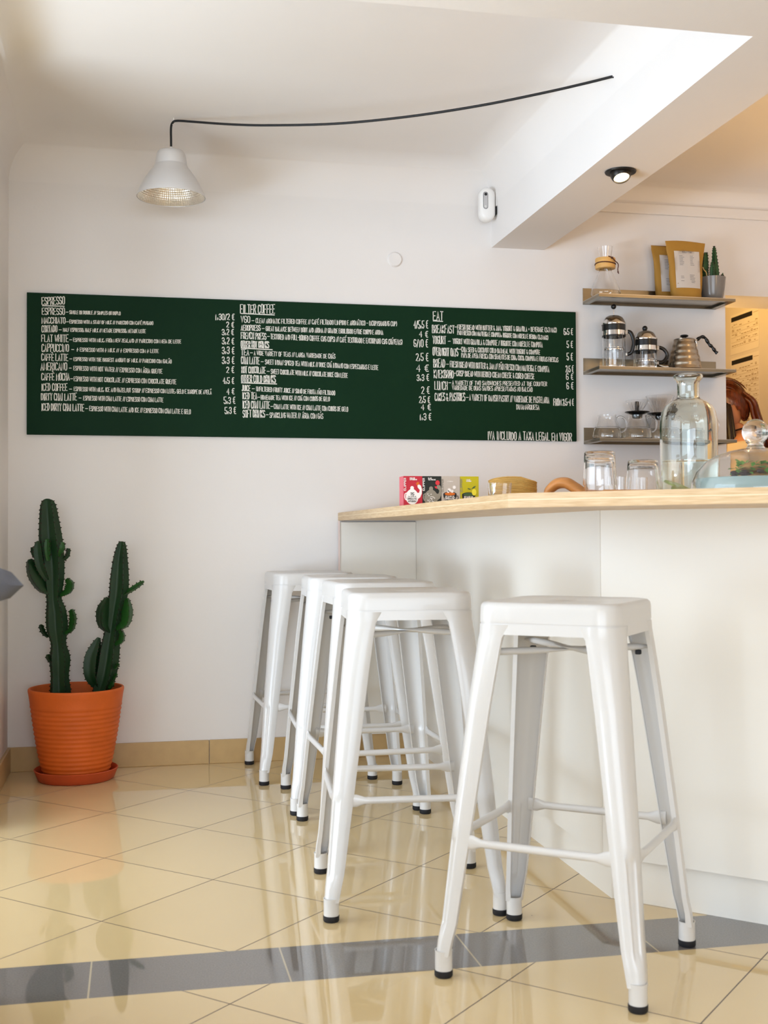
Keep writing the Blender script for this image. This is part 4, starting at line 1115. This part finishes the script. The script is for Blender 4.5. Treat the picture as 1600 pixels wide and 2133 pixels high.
# ================================================================== THINGS ON THE BAR
CT = ZT+.0004
def teabox(x, face, side, label):
    t = thing('tea_box', label, 'tea box', (x, -.75, CT), 0, 'tea boxes on the counter')
    bm = B(); add_box(bm, (0, 0, 0), (.0672, .066, .1125), .0012); link('carton', bm, face, t, None)
    bm = B(); add_quad(bm, [(-.0003, .0655, .0008), (-.0003, .0005, .0008), (-.0003, .0005, .1117), (-.0003, .0655, .1117)]); link('side_panel', bm, side, t)
    return t
def flat(bm, outline, y, th=.0003): prism(bm, outline, y-th, y)
def teapot_outline(cx, cz, s):
    body = arc(cx, cz, .022*s, 200, 340, 10, .025*s)
    pts = [(cx+.0215*s, cz-.004*s), (cx+.031*s, cz+.004*s), (cx+.0305*s, cz+.016*s), (cx+.026*s, cz+.026*s), (cx+.0175*s, cz+.034*s), (cx+.0175*s, cz+.040*s), (cx+.024*s, cz+.0425*s), (cx+.032*s, cz+.036*s), (cx+.034*s, cz+.024*s), (cx+.0355*s, cz+.010*s), (cx+.030*s, cz-.006*s)]
    out = [(cx-.013*s, cz+.022*s), (cx-.006*s, cz+.027*s), (cx-.0065*s, cz+.033*s), (cx-.003*s, cz+.0375*s), (cx+.003*s, cz+.0375*s), (cx+.0065*s, cz+.033*s), (cx+.006*s, cz+.027*s), (cx+.013*s, cz+.022*s), (cx+.0195*s, cz+.014*s)]
    sp = [(cx+.025*s, cz+.015*s), (cx+.0275*s, cz+.024*s), (cx+.020*s, cz+.033*s), (cx+.019*s, cz+.040*s), (cx+.0245*s, cz+.0435*s), (cx+.031*s, cz+.040*s), (cx+.0345*s, cz+.028*s), (cx+.0345*s, cz+.012*s), (cx+.029*s, cz-.001*s), (cx+.0225*s, cz-.006*s)]
    low = arc(cx, cz-.004*s, .0215*s, -5, -175, 12, .022*s)
    lft = [(cx-.0225*s, cz+.004*s), (cx-.0185*s, cz+.016*s)]
    return out+sp+low+lft
def band(bm, pts, w, y):
    """thin flat band along x,z polyline"""
    P = [Vector((x, 0, z)) for x, z in pts]; L = []; R = []
    for i, p in enumerate(P):
        d = (P[min(i+1, len(P)-1)]-P[max(i-1, 0)]).normalized(); s = Vector((d.z, 0, -d.x))*w/2
        L.append(bm.verts.new((p.x+s.x, y, p.z+s.z))); R.append(bm.verts.new((p.x-s.x, y, p.z-s.z)))
    for i in range(len(P)-1): bm.faces.new((L[i], R[i], R[i+1], L[i+1]))
M_RED = mat('red_card', 'B81F32', .45); M_PINK = mat('pink_card', 'DE6270', .45); M_BCARD = mat('black_card', '191E18', .45)
M_GCARD = mat('warm_grey_card', 'B9AFA4', .5); M_LCARD = mat('lime_card', 'B9AE12', .45); M_WP = mat('white_print', 'EFEAE6', .6)
M_DKP = mat('dark_print', '1A1B1C', .6); M_GRYP = mat('taupe_print', '8C8678', .6); M_ROSE = mat('rose_print', 'D2303A', .6); M_GOLD = mat('orange_print', 'D06A1E', .6)
M_YEL = mat('lemon_print', 'E5D93E', .6); M_GRN = mat('green_print', '3E5A3A', .6)
rt = random.Random(11)
def vtext(parent, m, txt, x, z0, z1, h, sw, y=-.0008, name='lettering'):
    bm = B(); stroke_text(bm, txt, (x, y, z0), (x, y, z1), (-1, 0, 0), h, sw, .01, rt); return link(name, bm, m, parent)
def htext(bm, txt, x0, x1, z, h, sw, y=-.0009): stroke_text(bm, txt, (x0, y, z), (x1, y, z), (0, 0, 1), h, sw, .01, rt)
BX = .9085
t = teabox(BX, M_RED, M_PINK, 'red tea box with a white teapot printed on it, leftmost of the four')
vtext(t, M_WP, 'CLIPPER', .0078, .062, .105, .0062, .0017)
bm = B(); flat(bm, teapot_outline(.030, .040, 1.0), -.0003); pr_ = link('teapot_print', bm, M_WP, t)
bm = B(); band(bm, [(.0105, .054), (.0045, .050), (.0035, .040), (.006, .032), (.0115, .029)], .0034, -.0005); link('teapot_print', bm, M_WP, t)
bm = B(); htext(bm, '25', .0245, .0365, .046, .0085, .0022); htext(bm, 'TEA BAGS OF', .0155, .0445, .0395, .0032, .0008); htext(bm, 'ORGANIC', .0135, .0465, .031, .0055, .0014); htext(bm, 'INFUSION', .0155, .0445, .0225, .0052, .0013); link('lettering', bm, M_DKP, t)
bm = B(); htext(bm, 'ORGANIC', .022, .040, .1035, .0032, .0013); htext(bm, 'INFUSIONS', .022, .047, .0985, .0032, .0013); link('lettering', bm, M_WP, t)
bm = B(); flat(bm, [(.046, .082), (.043, .087), (.047, .088), (.047, .094), (.051, .090), (.055, .094), (.054, .088), (.057, .086), (.053, .083), (.050, .081)], -.0003); link('flower_print', bm, M_GOLD, t)
t = teabox(BX+.0676, M_BCARD, M_BCARD, 'black tea box with a red rose and grey teapot, second of the four')
vtext(t, M_WP, 'CLIPPER', .0066, .062, .105, .0062, .0017)
bm = B(); flat(bm, teapot_outline(.030, .036, 1.08), -.0003); link('teapot_print', bm, M_GRYP, t)
bm = B(); band(bm, [(.0095, .052), (.0035, .048), (.0025, .037), (.006, .028), (.0115, .025)], .0036, -.0005); link('teapot_print', bm, M_GRYP, t)
bm = B()
for i in range(26):
    x, zz = .018+.026*rt.random(), .016+.034*rt.random(); band(bm, [(x-.0018, zz), (x+.0018, zz+.001)], .0024, -.0009)
link('pattern_print', bm, M_WP, t)
bm = B(); flat(bm, arc(.0535, .0895, .0078, 0, 330, 14, .0085), -.0003); flat(bm, arc(.0515, .077, .0085, 180, 360, 10, .008), -.00025); link('flower_print', bm, M_ROSE, t)
bm = B(); htext(bm, 'BLACK', .020, .032, .1035, .0032, .0013); htext(bm, 'TEA FOR ONE', .020, .046, .0985, .0032, .0013); link('lettering', bm, M_WP, t)
t = teabox(BX+.1352, M_GCARD, M_GCARD, 'warm grey tea box with daisies over a black cup, third of the four')
vtext(t, M_GRYP, 'CLIPPER', .0066, .058, .102, .0060, .0016)
cup = lambda cx, cz: arc(cx, cz, .024, 0, 180, 12, .0085)+arc(cx, cz, .024, 180, 360, 14, .030)
bm = B(); flat(bm, cup(.030, .050), -.0003); band(bm, [(.050, .042), (.059, .044), (.060, .035), (.054, .029), (.048, .030)], .0026, -.0005); link('cup_print', bm, M_DKP, t)
bm = B(); flat(bm, arc(.030, .051, .019, 0, 360, 20, .0055)[:-1], -.0006); link('tea_print', bm, M_GOLD, t)
bm = B()
for cx, cz, r in ((.028, .064, .0085), (.038, .060, .007), (.046, .074, .008), (.024, .059, .006)):
    flat(bm, [(cx+r*(1 if i % 2 else .55)*math.cos(2*PI*i/18), cz+r*(1 if i % 2 else .55)*math.sin(2*PI*i/18)) for i in range(18)], -.0008)
link('flower_print', bm, M_WP, t)
bm = B(); htext(bm, '20 BAGS OF', .0135, .0455, .0405, .0035, .0011, -.0011); htext(bm, 'ORGANIC', .0125, .0475, .032, .0065, .0018, -.0011); htext(bm, 'CAMOMILE', .015, .0445, .024, .0045, .0012, -.0011); htext(bm, 'INFUSION', .020, .042, .093, .0028, .0009); link('lettering', bm, M_WP, t)
t = teabox(BX+.2028, M_LCARD, M_LCARD, 'lime yellow tea box with a lemon print, rightmost of the four')
vtext(t, M_GRYP, 'CLIPPER', .0066, .058, .102, .0060, .0016)
bm = B(); flat(bm, cup(.030, .048), -.0003); link('cup_print', bm, M_DKP, t)
bm = B(); flat(bm, arc(.030, .049, .019, 0, 360, 20, .0055)[:-1], -.0006); flat(bm, [(.040, .068), (.047, .076), (.056, .080), (.052, .072)], -.0006); flat(bm, [(.040, .067), (.030, .071), (.025, .070), (.032, .066)], -.0006); link('leaf_print', bm, M_GRN, t)
bm = B(); flat(bm, arc(.050, .057, .0085, 0, 360, 20, .0115)[:-1], -.0009); link('lemon_print', bm, M_YEL, t)
bm = B(); htext(bm, '20 BAGS OF', .0135, .0455, .0385, .0042, .0013, -.0012); htext(bm, 'ORGANIC', .0125, .0475, .030, .0065, .0018, -.0012); htext(bm, 'LEMON', .022, .036, .099, .003, .001); htext(bm, 'INFUSION', .022, .040, .094, .003, .001); link('lettering', bm, M_WP, t)

# stack of kraft napkins, gathered round at the right end
bm = B(); rings = []; rr = random.Random(4); n = 40; LV = 34
for i in range(LV+1):
    zz = .078*i/LV; g = (.0012 if i % 2 else -.0008)+rr.uniform(-.0005, .0005)
    ring = []
    for k_ in range(n):
        a = 2*PI*k_/n; ca, sa = math.cos(a), math.sin(a)
        x = .074*math.copysign(abs(ca)**.7, ca); y = .055*math.copysign(abs(sa)**.8, sa)
        f = 1+g/.06
        zt = .010*(1-((x+.02)/.09)**2)*(i/LV)**2-.006*(x > .03)*(i/LV)
        ring.append((x*f, y*f, zz*(.90+.1*math.cos(a*.5+.4)**2)+zt))
    rings.append(ring)
loft(bm, rings)
o = link('napkin_stack', bm, mat('kraft_napkins', 'B8924E', .75, noise=.22, nscale=30, stretch=(2, 2, 22)), smooth=50, loc=(1.145, -1.235, CT)); o.rotation_euler = (0, 0, -.2)
tag(o, 'stack of brown kraft napkins on the counter behind a small glass', 'napkins')

def tumbler_mesh(r0, r1, h, flutes=0, t=.0022):
    """r0 = foot radius, r1 = rim radius; real wall, thick base."""
    bm = B(); n = 48; O = []; I = []
    def ring(r, z, fl):
        return [((r*(1+fl*(.5+.5*math.cos(flutes*2*PI*i/n))))*math.cos(2*PI*i/n), (r*(1+fl*(.5+.5*math.cos(flutes*2*PI*i/n))))*math.sin(2*PI*i/n), z) for i in range(n)]
    fl = .03 if flutes else 0
    O = [ring(r0*.93, 0, 0), ring(r0, .003, fl)]+[ring(r0+(r1-r0)*f, .003+(h-.005)*f, fl*(1-f)) for f in (.33, .66, .92)]+[ring(r1, h, 0)]
    I = [ring(r1-t, h, 0)]+[ring(r0+(r1-r0)*f-t, .003+(h-.005)*f, 0) for f in (.92, .66, .33, .1)]+[ring((r0-t)*.9, .0065, 0)]
    loft(bm, O+I, (True, True)); return bm
o = link('drinking_glass', tumbler_mesh(.029, .0345, .058, 12), M_GLASS, smooth=50, loc=(1.033, -1.462, CT)); tag(o, 'small fluted drinking glass in front of the kraft napkins', 'glass')

# serving board with arched handle
sb = thing('serving_board', 'honey wooden serving board with an arched handle under the upturned glasses', 'board', (1.19, -2.0, CT), -.17)
bm = B(); add_box(bm, (-.075, -.085, 0), (.125, .10, .016), .005); link('board', bm, M_WOOD, sb)
bm = B(); pts = spline([(-.050, .065, .0095), (-.084, .080, .013), (-.108, .097, .028), (-.128, .105, .040), (-.150, .115, .0385), (-.168, .12, .024), (-.176, .122, .012)], 6)
tube(bm, pts, resamp([.012, .0145, .0165, .017, .0165, .0145, .011], len(pts)), 14, True, [(.85, 1.7)]*len(pts)); link('handle', bm, M_WOOD, sb, 60)
def inverted(loc, label, r0, r1, h):
    bm = tumbler_mesh(r0, r1, h); 
    for v in bm.verts: v.co.z = h-v.co.z
    o = link('drinking_glass', bm, M_GLASS, smooth=50, loc=loc); return tag(o, label, 'glass', 'upturned glasses on the counter')
BZ = CT+.0165
inverted((1.125, -1.992, BZ), 'lower glass of the stacked pair of upturned glasses', .0340, .0385, .080)
inverted((1.125, -1.992, BZ+.0112+.0025), 'upper glass of the stacked pair of upturned glasses', .0345+.0028, .0415, .083)
inverted((1.2305, -2.012, BZ), 'single upturned glass right of the stacked pair', .0365, .0435, .0745)
o = link('drinking_glass', tumbler_mesh(.018, .020, .062), M_GLASS, smooth=50, loc=(1.268, -1.775, CT)); tag(o, 'little glass standing behind and between the upturned glasses', 'glass')
o = link('drinking_glass', tumbler_mesh(.018, .020, .062), M_GLASS, smooth=50, loc=(1.345, -1.745, CT)); tag(o, 'little glass half hidden behind the big water bottle', 'glass')

# water bottle
wb = thing('water_bottle', 'big pale green glass bottle part-filled with water and lemon', 'bottle', (1.432, -1.852, CT))
prof = [(.066, 0), (.0725, .004), (.0745, .012), (.0745, .195), (.0735, .212), (.069, .232), (.060, .247), (.046, .258), (.0345, .263), (.0295, .268), (.0285, .276), (.0285, .306), (.031, .312), (.0365, .318), (.0385, .324), (.037, .3285), (.032, .3305)]
glass('glass_body', prof, .0036, wb, M_GREEN_GLASS, 64)
bm = B(); lathe(bm, [(.0001, .0042), (.066, .0042), (.0700, .0075), (.07055, .012), (.07055, .1015), (.0695, .1020), (.0001, .1020)], 64); wt = link('water', bm, M_WATER, wb, 50)
for i, (x, y, rz, tl) in enumerate(((-.028, -.02, .3, .25), (.016, -.034, 1.2, .5), (.036, .01, 2.0, .3), (-.01, .03, .7, .6))):
    bm = B(); lathe(bm, [(.0001, -.003), (.0235, -.003), (.0245, 0), (.0235, .003), (.0001, .003)], 28)
    bmesh.ops.rotate(bm, verts=bm.verts[:], matrix=Matrix.Rotation(tl, 3, 'X')); bmesh.ops.rotate(bm, verts=bm.verts[:], matrix=Matrix.Rotation(rz, 3, 'Z'))
    o = link('lemon_slice', bm, mat('lemon_flesh', 'E3EA94', .4), smooth=50, loc=(1.432+x, -1.852+y, CT+.026+.004*i)); tag(o, 'lemon slice lying at the bottom of the water bottle', 'lemon', 'lemon slices in the water bottle')

# glass dome over a pale blue cake stand
DXc, DYc = 1.402, -2.252
cs = thing('cake_plate', 'pale blue cake plate under the glass dome', 'cake plate', (DXc, DYc, CT))
bm = B(); lathe(bm, [(.0001, 0), (.112, 0), (.124, .003), (.133, .010), (.1365, .034), (.134, .036), (.129, .034), (.125, .014), (.0001, .012)], 64); link('plate', bm, mat('pale_blue_ceramic', 'B4D2D2', .25), cs, 40)
dm = thing('glass_dome', 'clear glass cake dome with a round ball knob at the right edge', 'cake dome', (DXc, DYc, CT))
bm = B()
po = [(.1465, .0005), (.1475, .010), (.144, .030), (.134, .052), (.116, .073), (.090, .089), (.060, .099), (.036, .1035), (.022, .106), (.0175, .111), (.018, .1155), (.0215, .119)]
pi_ = [(r-.0028, z-.0006 if r < .1 else z) for r, z in po[:9]][::-1]
kn = [(.030*math.cos(a), .143+.030*math.sin(a)) for a in [math.radians(-55+145*i/14) for i in range(15)]]
lathe(bm, [po[0]]+po[1:]+kn[1:-1]+[(.0001, .173)], 64)
lathe(bm, [po[0]]+[(r-.0028, z) for r, z in po[:8]]+[(.0001, .1002)], 64)
bmesh.ops.remove_doubles(bm, verts=bm.verts[:], dist=3e-5)
link('bell', bm, M_GLASS, dm, 50)
# filled rolls with green leaves under the dome
sw_ = thing('sandwich', 'filled brown bread roll with green herbs under the glass dome', 'sandwich', (DXc+.012, DYc-.01, CT+.0135), .25)
bm = B(); sphere(bm, (0, 0, .018), .06, 28, 16, (1.35, .75, .30)); link('bread_bottom', bm, mat('bread_crust', 'D2A066', .75, noise=.2, nscale=30, bump=.5, bscale=120), sw_, 70)
bm = B(); sphere(bm, (.004, .0, .0465), .052, 28, 16, (1.3, .75, .26)); link('bread_top', bm, mat('bread_crust', 'B4834E', .75), sw_, 70)
rr = random.Random(8)
bm = B()
for i in range(150):
    a = rr.uniform(0, 2*PI); q = rr.uniform(.55, 1.0)
    cx, cy, cz = .082*q*math.cos(a), .05*q*math.sin(a), .026+rr.uniform(0, .030)
    L = rr.uniform(.012, .022); b = rr.uniform(0, 2*PI); el = rr.uniform(-.3, .9)
    d = Vector((math.cos(b)*math.cos(el), math.sin(b)*math.cos(el), math.sin(el)))*L; s = Vector((-math.sin(b), math.cos(b), rr.uniform(-.4, .4)))*L*.42
    p = Vector((cx, cy, cz)); u_ = Vector((0, 0, .0015))
    add_quad(bm, [p, p+d*.5+s+u_, p+d, p+d*.5-s+u_])
link('herb_leaves', bm, mat('herb_green', '6FAE4C', .5, noise=.3, nscale=80), sw_)
bm = B(); rr = random.Random(5)
for i in range(9):
    a = rr.uniform(2.2, 4.2); sphere(bm, (.07*math.cos(a)*rr.uniform(.8, 1.1), .045*math.sin(a), .028+rr.uniform(0, .008)), .008, 10, 8, (1.3, 1, .6))
link('dark_filling', bm, mat('dark_filling', '3A2A30', .4), sw_, 60)

# ================================================================== BACK ROOM
def notice(yc0, yc1, z0, z1, label, seed):
    t = thing('notice_sheet', label, 'paper notice', (XR, (yc0+yc1)/2, z0), group='printed sheets on the back room wall')
    h, w = z1-z0, abs(yc1-yc0); rr = random.Random(seed)
    bm = B(); add_box(bm, (-.0014, -w/2, 0), (-.0002, w/2, h)); link('paper', bm, M_PAPER, t)
    bm = B(); x = -.0018
    def bar(y0, y1, za, zb): add_quad(bm, [(x, y0, za), (x, y1, za), (x, y1, zb), (x, y0, zb)])
    # the sheet is read from the café side: larger y is further left
    bar(w/2-.01, -w/2+.07, h-.040, h-.014)
    bar(-w/2+.06, -w/2+.004, h-.0265, h-.0245)
    yy = h-.078
    while yy > .03:
        bar(w/2-.01, -w/2+.006, yy, yy+.0011)
        cx = w/2-.016
        while cx > -w/2+.02:
            L = rr.uniform(.008, .03)
            if rr.random() < .6: bar(cx, max(cx-L, -w/2+.01), yy+.008, yy+.012)
            if rr.random() < .35: bar(cx, max(cx-L, -w/2+.01), yy+.016, yy+.0195)
            cx -= L+.008
        yy -= .028
    link('print', bm, mat('brown_print', '94794E', .8), t)
    bm = B(); add_quad(bm, [(x-.0003, w/2-.01, h-.040), (x-.0003, -w/2+.07, h-.040), (x-.0003, -w/2+.07, h-.014), (x-.0003, w/2-.01, h-.014)]); link('header_bar', bm, M_INK, t)
    return t
notice(1.60, 1.28, 1.935, 2.165, 'upper printed sheet with a dark header on the warm back room wall', 3)
notice(1.60, 1.28, 1.42, 1.915, 'lower longer printed sheet above the person on the back room wall', 6)

# person: stands in the back room with head bowed, seen over the shelf end
PX, PY = 3.03, .72
pp = thing('person', 'person with auburn tied-back hair and black apron, head bowed, in the back room', 'person', (PX, PY, 0), -.5)
def skin_mesh(name, verts, edges, radii, m, parent, root=0, sub=2):
    me = bpy.data.meshes.new(name); me.from_pydata([Vector(v) for v in verts], edges, []); me.update()
    o = bpy.data.objects.new(name, me); COL.objects.link(o)
    md = o.modifiers.new('skin', 'SKIN'); md.use_smooth_shade = True
    for i, r in enumerate(radii):
        sv = me.skin_vertices[0].data[i]; sv.radius = r if isinstance(r, tuple) else (r, r); sv.use_root = (i == root)
    sd = o.modifiers.new('sub', 'SUBSURF'); sd.levels = sub; sd.render_levels = sub
    dg = bpy.context.evaluated_depsgraph_get()
    nm = bpy.data.meshes.new_from_object(o.evaluated_get(dg)); nm.name = name
    bpy.data.objects.remove(o)
    for p in nm.polygons: p.use_smooth = True
    nm.materials.clear(); nm.materials.append(m)
    o = bpy.data.objects.new(name, nm); COL.objects.link(o); o.parent = parent
    return o
# faces -X; the upper back leans forward, forearms in front at worktop height
V = [(0, 0, .93), (-.01, 0, 1.10), (-.02, 0, 1.24), (-.035, 0, 1.345), (-.06, 0, 1.405), (-.085, 0, 1.455),      # 0-5 pelvis..upper neck
     (-.03, .155, 1.335), (-.08, .20, 1.10), (-.28, .14, 1.03), (-.35, .12, 1.03),                               # 6-9 left arm
     (-.03, -.155, 1.335), (-.08, -.20, 1.10), (-.28, -.14, 1.03), (-.35, -.12, 1.03),                           # 10-13 right arm
     (0, .085, .84), (-.01, .095, .47), (.02, .10, .085), (-.10, .11, .035),                                      # 14-17
     (0, -.085, .84), (-.01, -.095, .47), (.02, -.10, .085), (-.10, -.11, .035)]
E_ = [(0, 1), (1, 2), (2, 3), (3, 4), (4, 5), (3, 6), (6, 7), (7, 8), (8, 9), (3, 10), (10, 11), (11, 12), (12, 13), (0, 14), (14, 15), (15, 16), (16, 17), (0, 18), (18, 19), (19, 20), (20, 21)]
Rr = [(.115, .15), (.10, .13), (.105, .14), (.095, .12), .052, .048, .055, .042, .030, .024, .055, .042, .030, .024, .085, .055, .040, .032, .085, .055, .040, .032]
body = skin_mesh('body', V, E_, Rr, M_SKIN, pp)
# head and hands joined into the body mesh
def head_bm():
    bm = B(); sphere(bm, (0, 0, 0), .1, 32, 24)
    for v in bm.verts:
        x, y, z = v.co/.1
        # -x is the face; skull deeper than wide
        w = .074*(1-.22*max(0, -z)**1.5); dpt = .094; hh = .115
        nx = x*dpt; ny = y*w; nz = z*hh
        if z < 0: nx = nx*(1-.18*abs(z))-.018*abs(z)
        # nose, brow, eye sockets, mouth, chin
        if x < -.55:
            g = lambda cy, cz, sy, sz: math.exp(-((y-cy)/sy)**2-((z-cz)/sz)**2)
            nx -= .020*g(0, -.22, .13, .20); nx -= .006*g(0, .10, .5, .10); nx += .008*g(.34, .0, .17, .11)+.008*g(-.34, .0, .17, .11)
            nx -= .006*g(0, -.55, .28, .08); nx += .004*g(0, -.66, .3, .05); nx -= .010*g(0, -.85, .35, .14)
        v.co = (nx, ny, nz)
    for s in (1, -1):
        e = sphere(bm, (.008, s*.076, -.006), .022, 14, 10, (.75, .35, 1.35))
    return bm
hb = head_bm()
Mh = Matrix.Translation((-.115, 0, 1.545)) @ Matrix.Rotation(-.55, 4, 'Y') @ Matrix.Rotation(.0, 4, 'Z')
bmesh.ops.transform(hb, matrix=Mh, verts=hb.verts[:])
def hand(bm, base, side):
    b = Vector(base)
    pts = [b, b+Vector((-.035, 0, -.004)), b+Vector((-.08, 0, -.010))]
    tube(bm, pts, [.022, .034, .036], 12, True, [(.55, 1)]*3)
    for k, L in zip(range(4), (.062, .072, .068, .052)):
        o0 = b+Vector((-.075, (-.027+.018*k)*side, -.010)); p = [o0, o0+Vector((-L*.45, 0, -.006)), o0+Vector((-L*.78, 0, -.020)), o0+Vector((-L*.95, 0, -.038))]
        tube(bm, spline(p, 4), .0085, 8)
    o0 = b+Vector((-.025, -.028*side, -.006)); tube(bm, spline([o0, o0+Vector((-.03, -.022*side, -.008)), o0+Vector((-.055, -.026*side, -.022))], 4), .0100, 8)
hand(hb, (-.345, .12, 1.03), 1); hand(hb, (-.345, -.12, 1.03), -1)
bmb = B(); bmb.from_mesh(body.data)
tmp = bpy.data.meshes.new('t'); hb.to_mesh(tmp); hb.free(); bmb.from_mesh(tmp); bpy.data.meshes.remove(tmp)
for f in bmb.faces: f.smooth = True
bmb.to_mesh(body.data); bmb.free()
# eyes and brows
for s in (1, -1):
    bm = B(); sphere(bm, (-.082, s*.026, .0), .0115, 14, 10); bmesh.ops.transform(bm, matrix=Mh, verts=bm.verts[:]); link('eye', bm, mat('eye_dark', '2A1A12', .2), pp, 60)
# clothes as children
Vs = [(0, 0, .90), (-.01, 0, 1.10), (-.02, 0, 1.24), (-.033, 0, 1.335), (-.028, .158, 1.338), (-.072, .20, 1.13), (-.16, .175, 1.075), (-.028, -.158, 1.338), (-.072, -.20, 1.13), (-.16, -.175, 1.075)]
skin_mesh('shirt', Vs, [(0, 1), (1, 2), (2, 3), (3, 4), (4, 5), (5, 6), (3, 7), (7, 8), (8, 9)], [(.125, .16), (.112, .142), (.117, .152), (.105, .128), .066, .056, .050, .066, .056, .050], M_SHIRT, pp)
Vt = [(0, 0, .93), (0, .087, .83), (-.01, .096, .47), (.02, .10, .11), (0, -.087, .83), (-.01, -.096, .47), (.02, -.10, .11)]
skin_mesh('trousers', Vt, [(0, 1), (1, 2), (2, 3), (0, 4), (4, 5), (5, 6)], [(.122, .155), .10, .07, .056, .10, .07, .056], M_TROUS, pp)
bm = B()
rows = []
for i in range(15):
    zz = 1.385-(1.385-.55)*i/14; hw = .075+.10*min(1, i/7); xb = -.150-.010*math.sin(PI*min(1, i/9))+.03*(i < 3)*(3-i)/3
    rows.append([(xb+.065*abs(-1+2*j/8)**2.2, hw*(-1+2*j/8), zz) for j in range(9)])
loft(bm, rows, (False, False), closed=False); bmesh.ops.solidify(bm, geom=bm.faces[:], thickness=.004)
ap = link('apron', bm, M_APRON, pp, 60)
bm = B()
for s in (1, -1): tube(bm, spline([(-.115, s*.07, 1.385), (-.085, s*.085, 1.405), (-.02, s*.06, 1.425), (.02, 0, 1.425)], 6), .008, 8, True, [(.3, 1.4)]*19)
link('apron_strap', bm, M_APRON, ap, 60)
# hair: cap of locks over the skull, gathered to a low tail over the back
bm = B(); sphere(bm, (0, 0, 0), .1, 48, 30)
rr = random.Random(2)
for v in list(bm.verts):
    x, y, z = v.co/.1
    ph = math.atan2(y, x)
    lock = .0032*math.sin(ph*13+z*7)+.0022*math.sin(ph*29+z*3+1)
    v.co = (x*(.106+lock)+.008, y*(.087+lock), z*(.127+lock)+.006)
dele = [v for v in bm.verts if (v.co.x < -.050 and v.co.z < .062) or (v.co.z < -.030 and v.co.x < .030)]
bmesh.ops.delete(bm, geom=dele, context='VERTS')
bmesh.ops.solidify(bm, geom=bm.faces[:], thickness=.010)
bmesh.ops.transform(bm, matrix=Mh, verts=bm.verts[:])
for i in range(120):          # separate locks over the skull
    a0 = rr.uniform(-.9, .9); y0 = .086*a0; zt = math.sqrt(max(0, 1-a0*a0))
    st = rr.uniform(.15, 1.5); P_ = []
    for k_ in range(7):
        th = st+k_*.26+rr.uniform(-.05, .05)
        rx = .113*zt+.006; rz_ = .132*zt+.004
        P_.append(Mh @ Vector((-.0+rx*-math.cos(th)*1.0+.008, y0*1.04+rr.uniform(-.003, .003), rz_*math.sin(th)+.006)))
    tube(bm, spline(P_, 3), resamp([.001, .0042, .0045, .0035, .001], 19), 5)
hair = link('hair', bm, M_HAIR, pp, 70)
bm = B()
for i in range(26):
    a = rr.uniform(-1, 1); b = rr.uniform(-1, 1)
    pts = spline([(-.045+.02*b, .050*a, 1.600+.012*b), (.010+.012*b, .048*a, 1.560), (.030+.015*b, .034*a, 1.49), (.052+.016*b, .030*a, 1.425), (.080+.020*b, .034*a+.01*b, 1.37), (.092+.024*b, .036*a, 1.30+.03*b)], 5)
    tube(bm, pts, resamp([.006, .013, .013, .012, .010, .003], len(pts)), 7)
link('hair_tail', bm, M_HAIR, hair, 70)
bm = B()
for i in range(12):
    a = rr.uniform(-1, 1); b = rr.uniform(-1, 1)
    pts = spline([(-.115+.012*a, -.060+.006*b, 1.575), (-.108+.014*a, -.088+.010*b, 1.52), (-.100+.016*a, -.108+.012*b, 1.45), (-.092+.018*a, -.122+.014*b, 1.37), (-.085+.02*a, -.135+.015*b, 1.28+.02*b)], 5)
    tube(bm, pts, resamp([.003, .009, .010, .009, .002], len(pts)), 7)
link('hair_lock', bm, mat('shaded_hair', '1C0C06', .4), hair, 70)  # front lock near black: shade on the hair put into its colour
for s in (1, -1):
    bm = B(); add_box(bm, (-.155, s*.105-.045, 0), (.075, s*.105+.045, .075), .03, 3); link('shoe', bm, M_BLK, pp, 60)
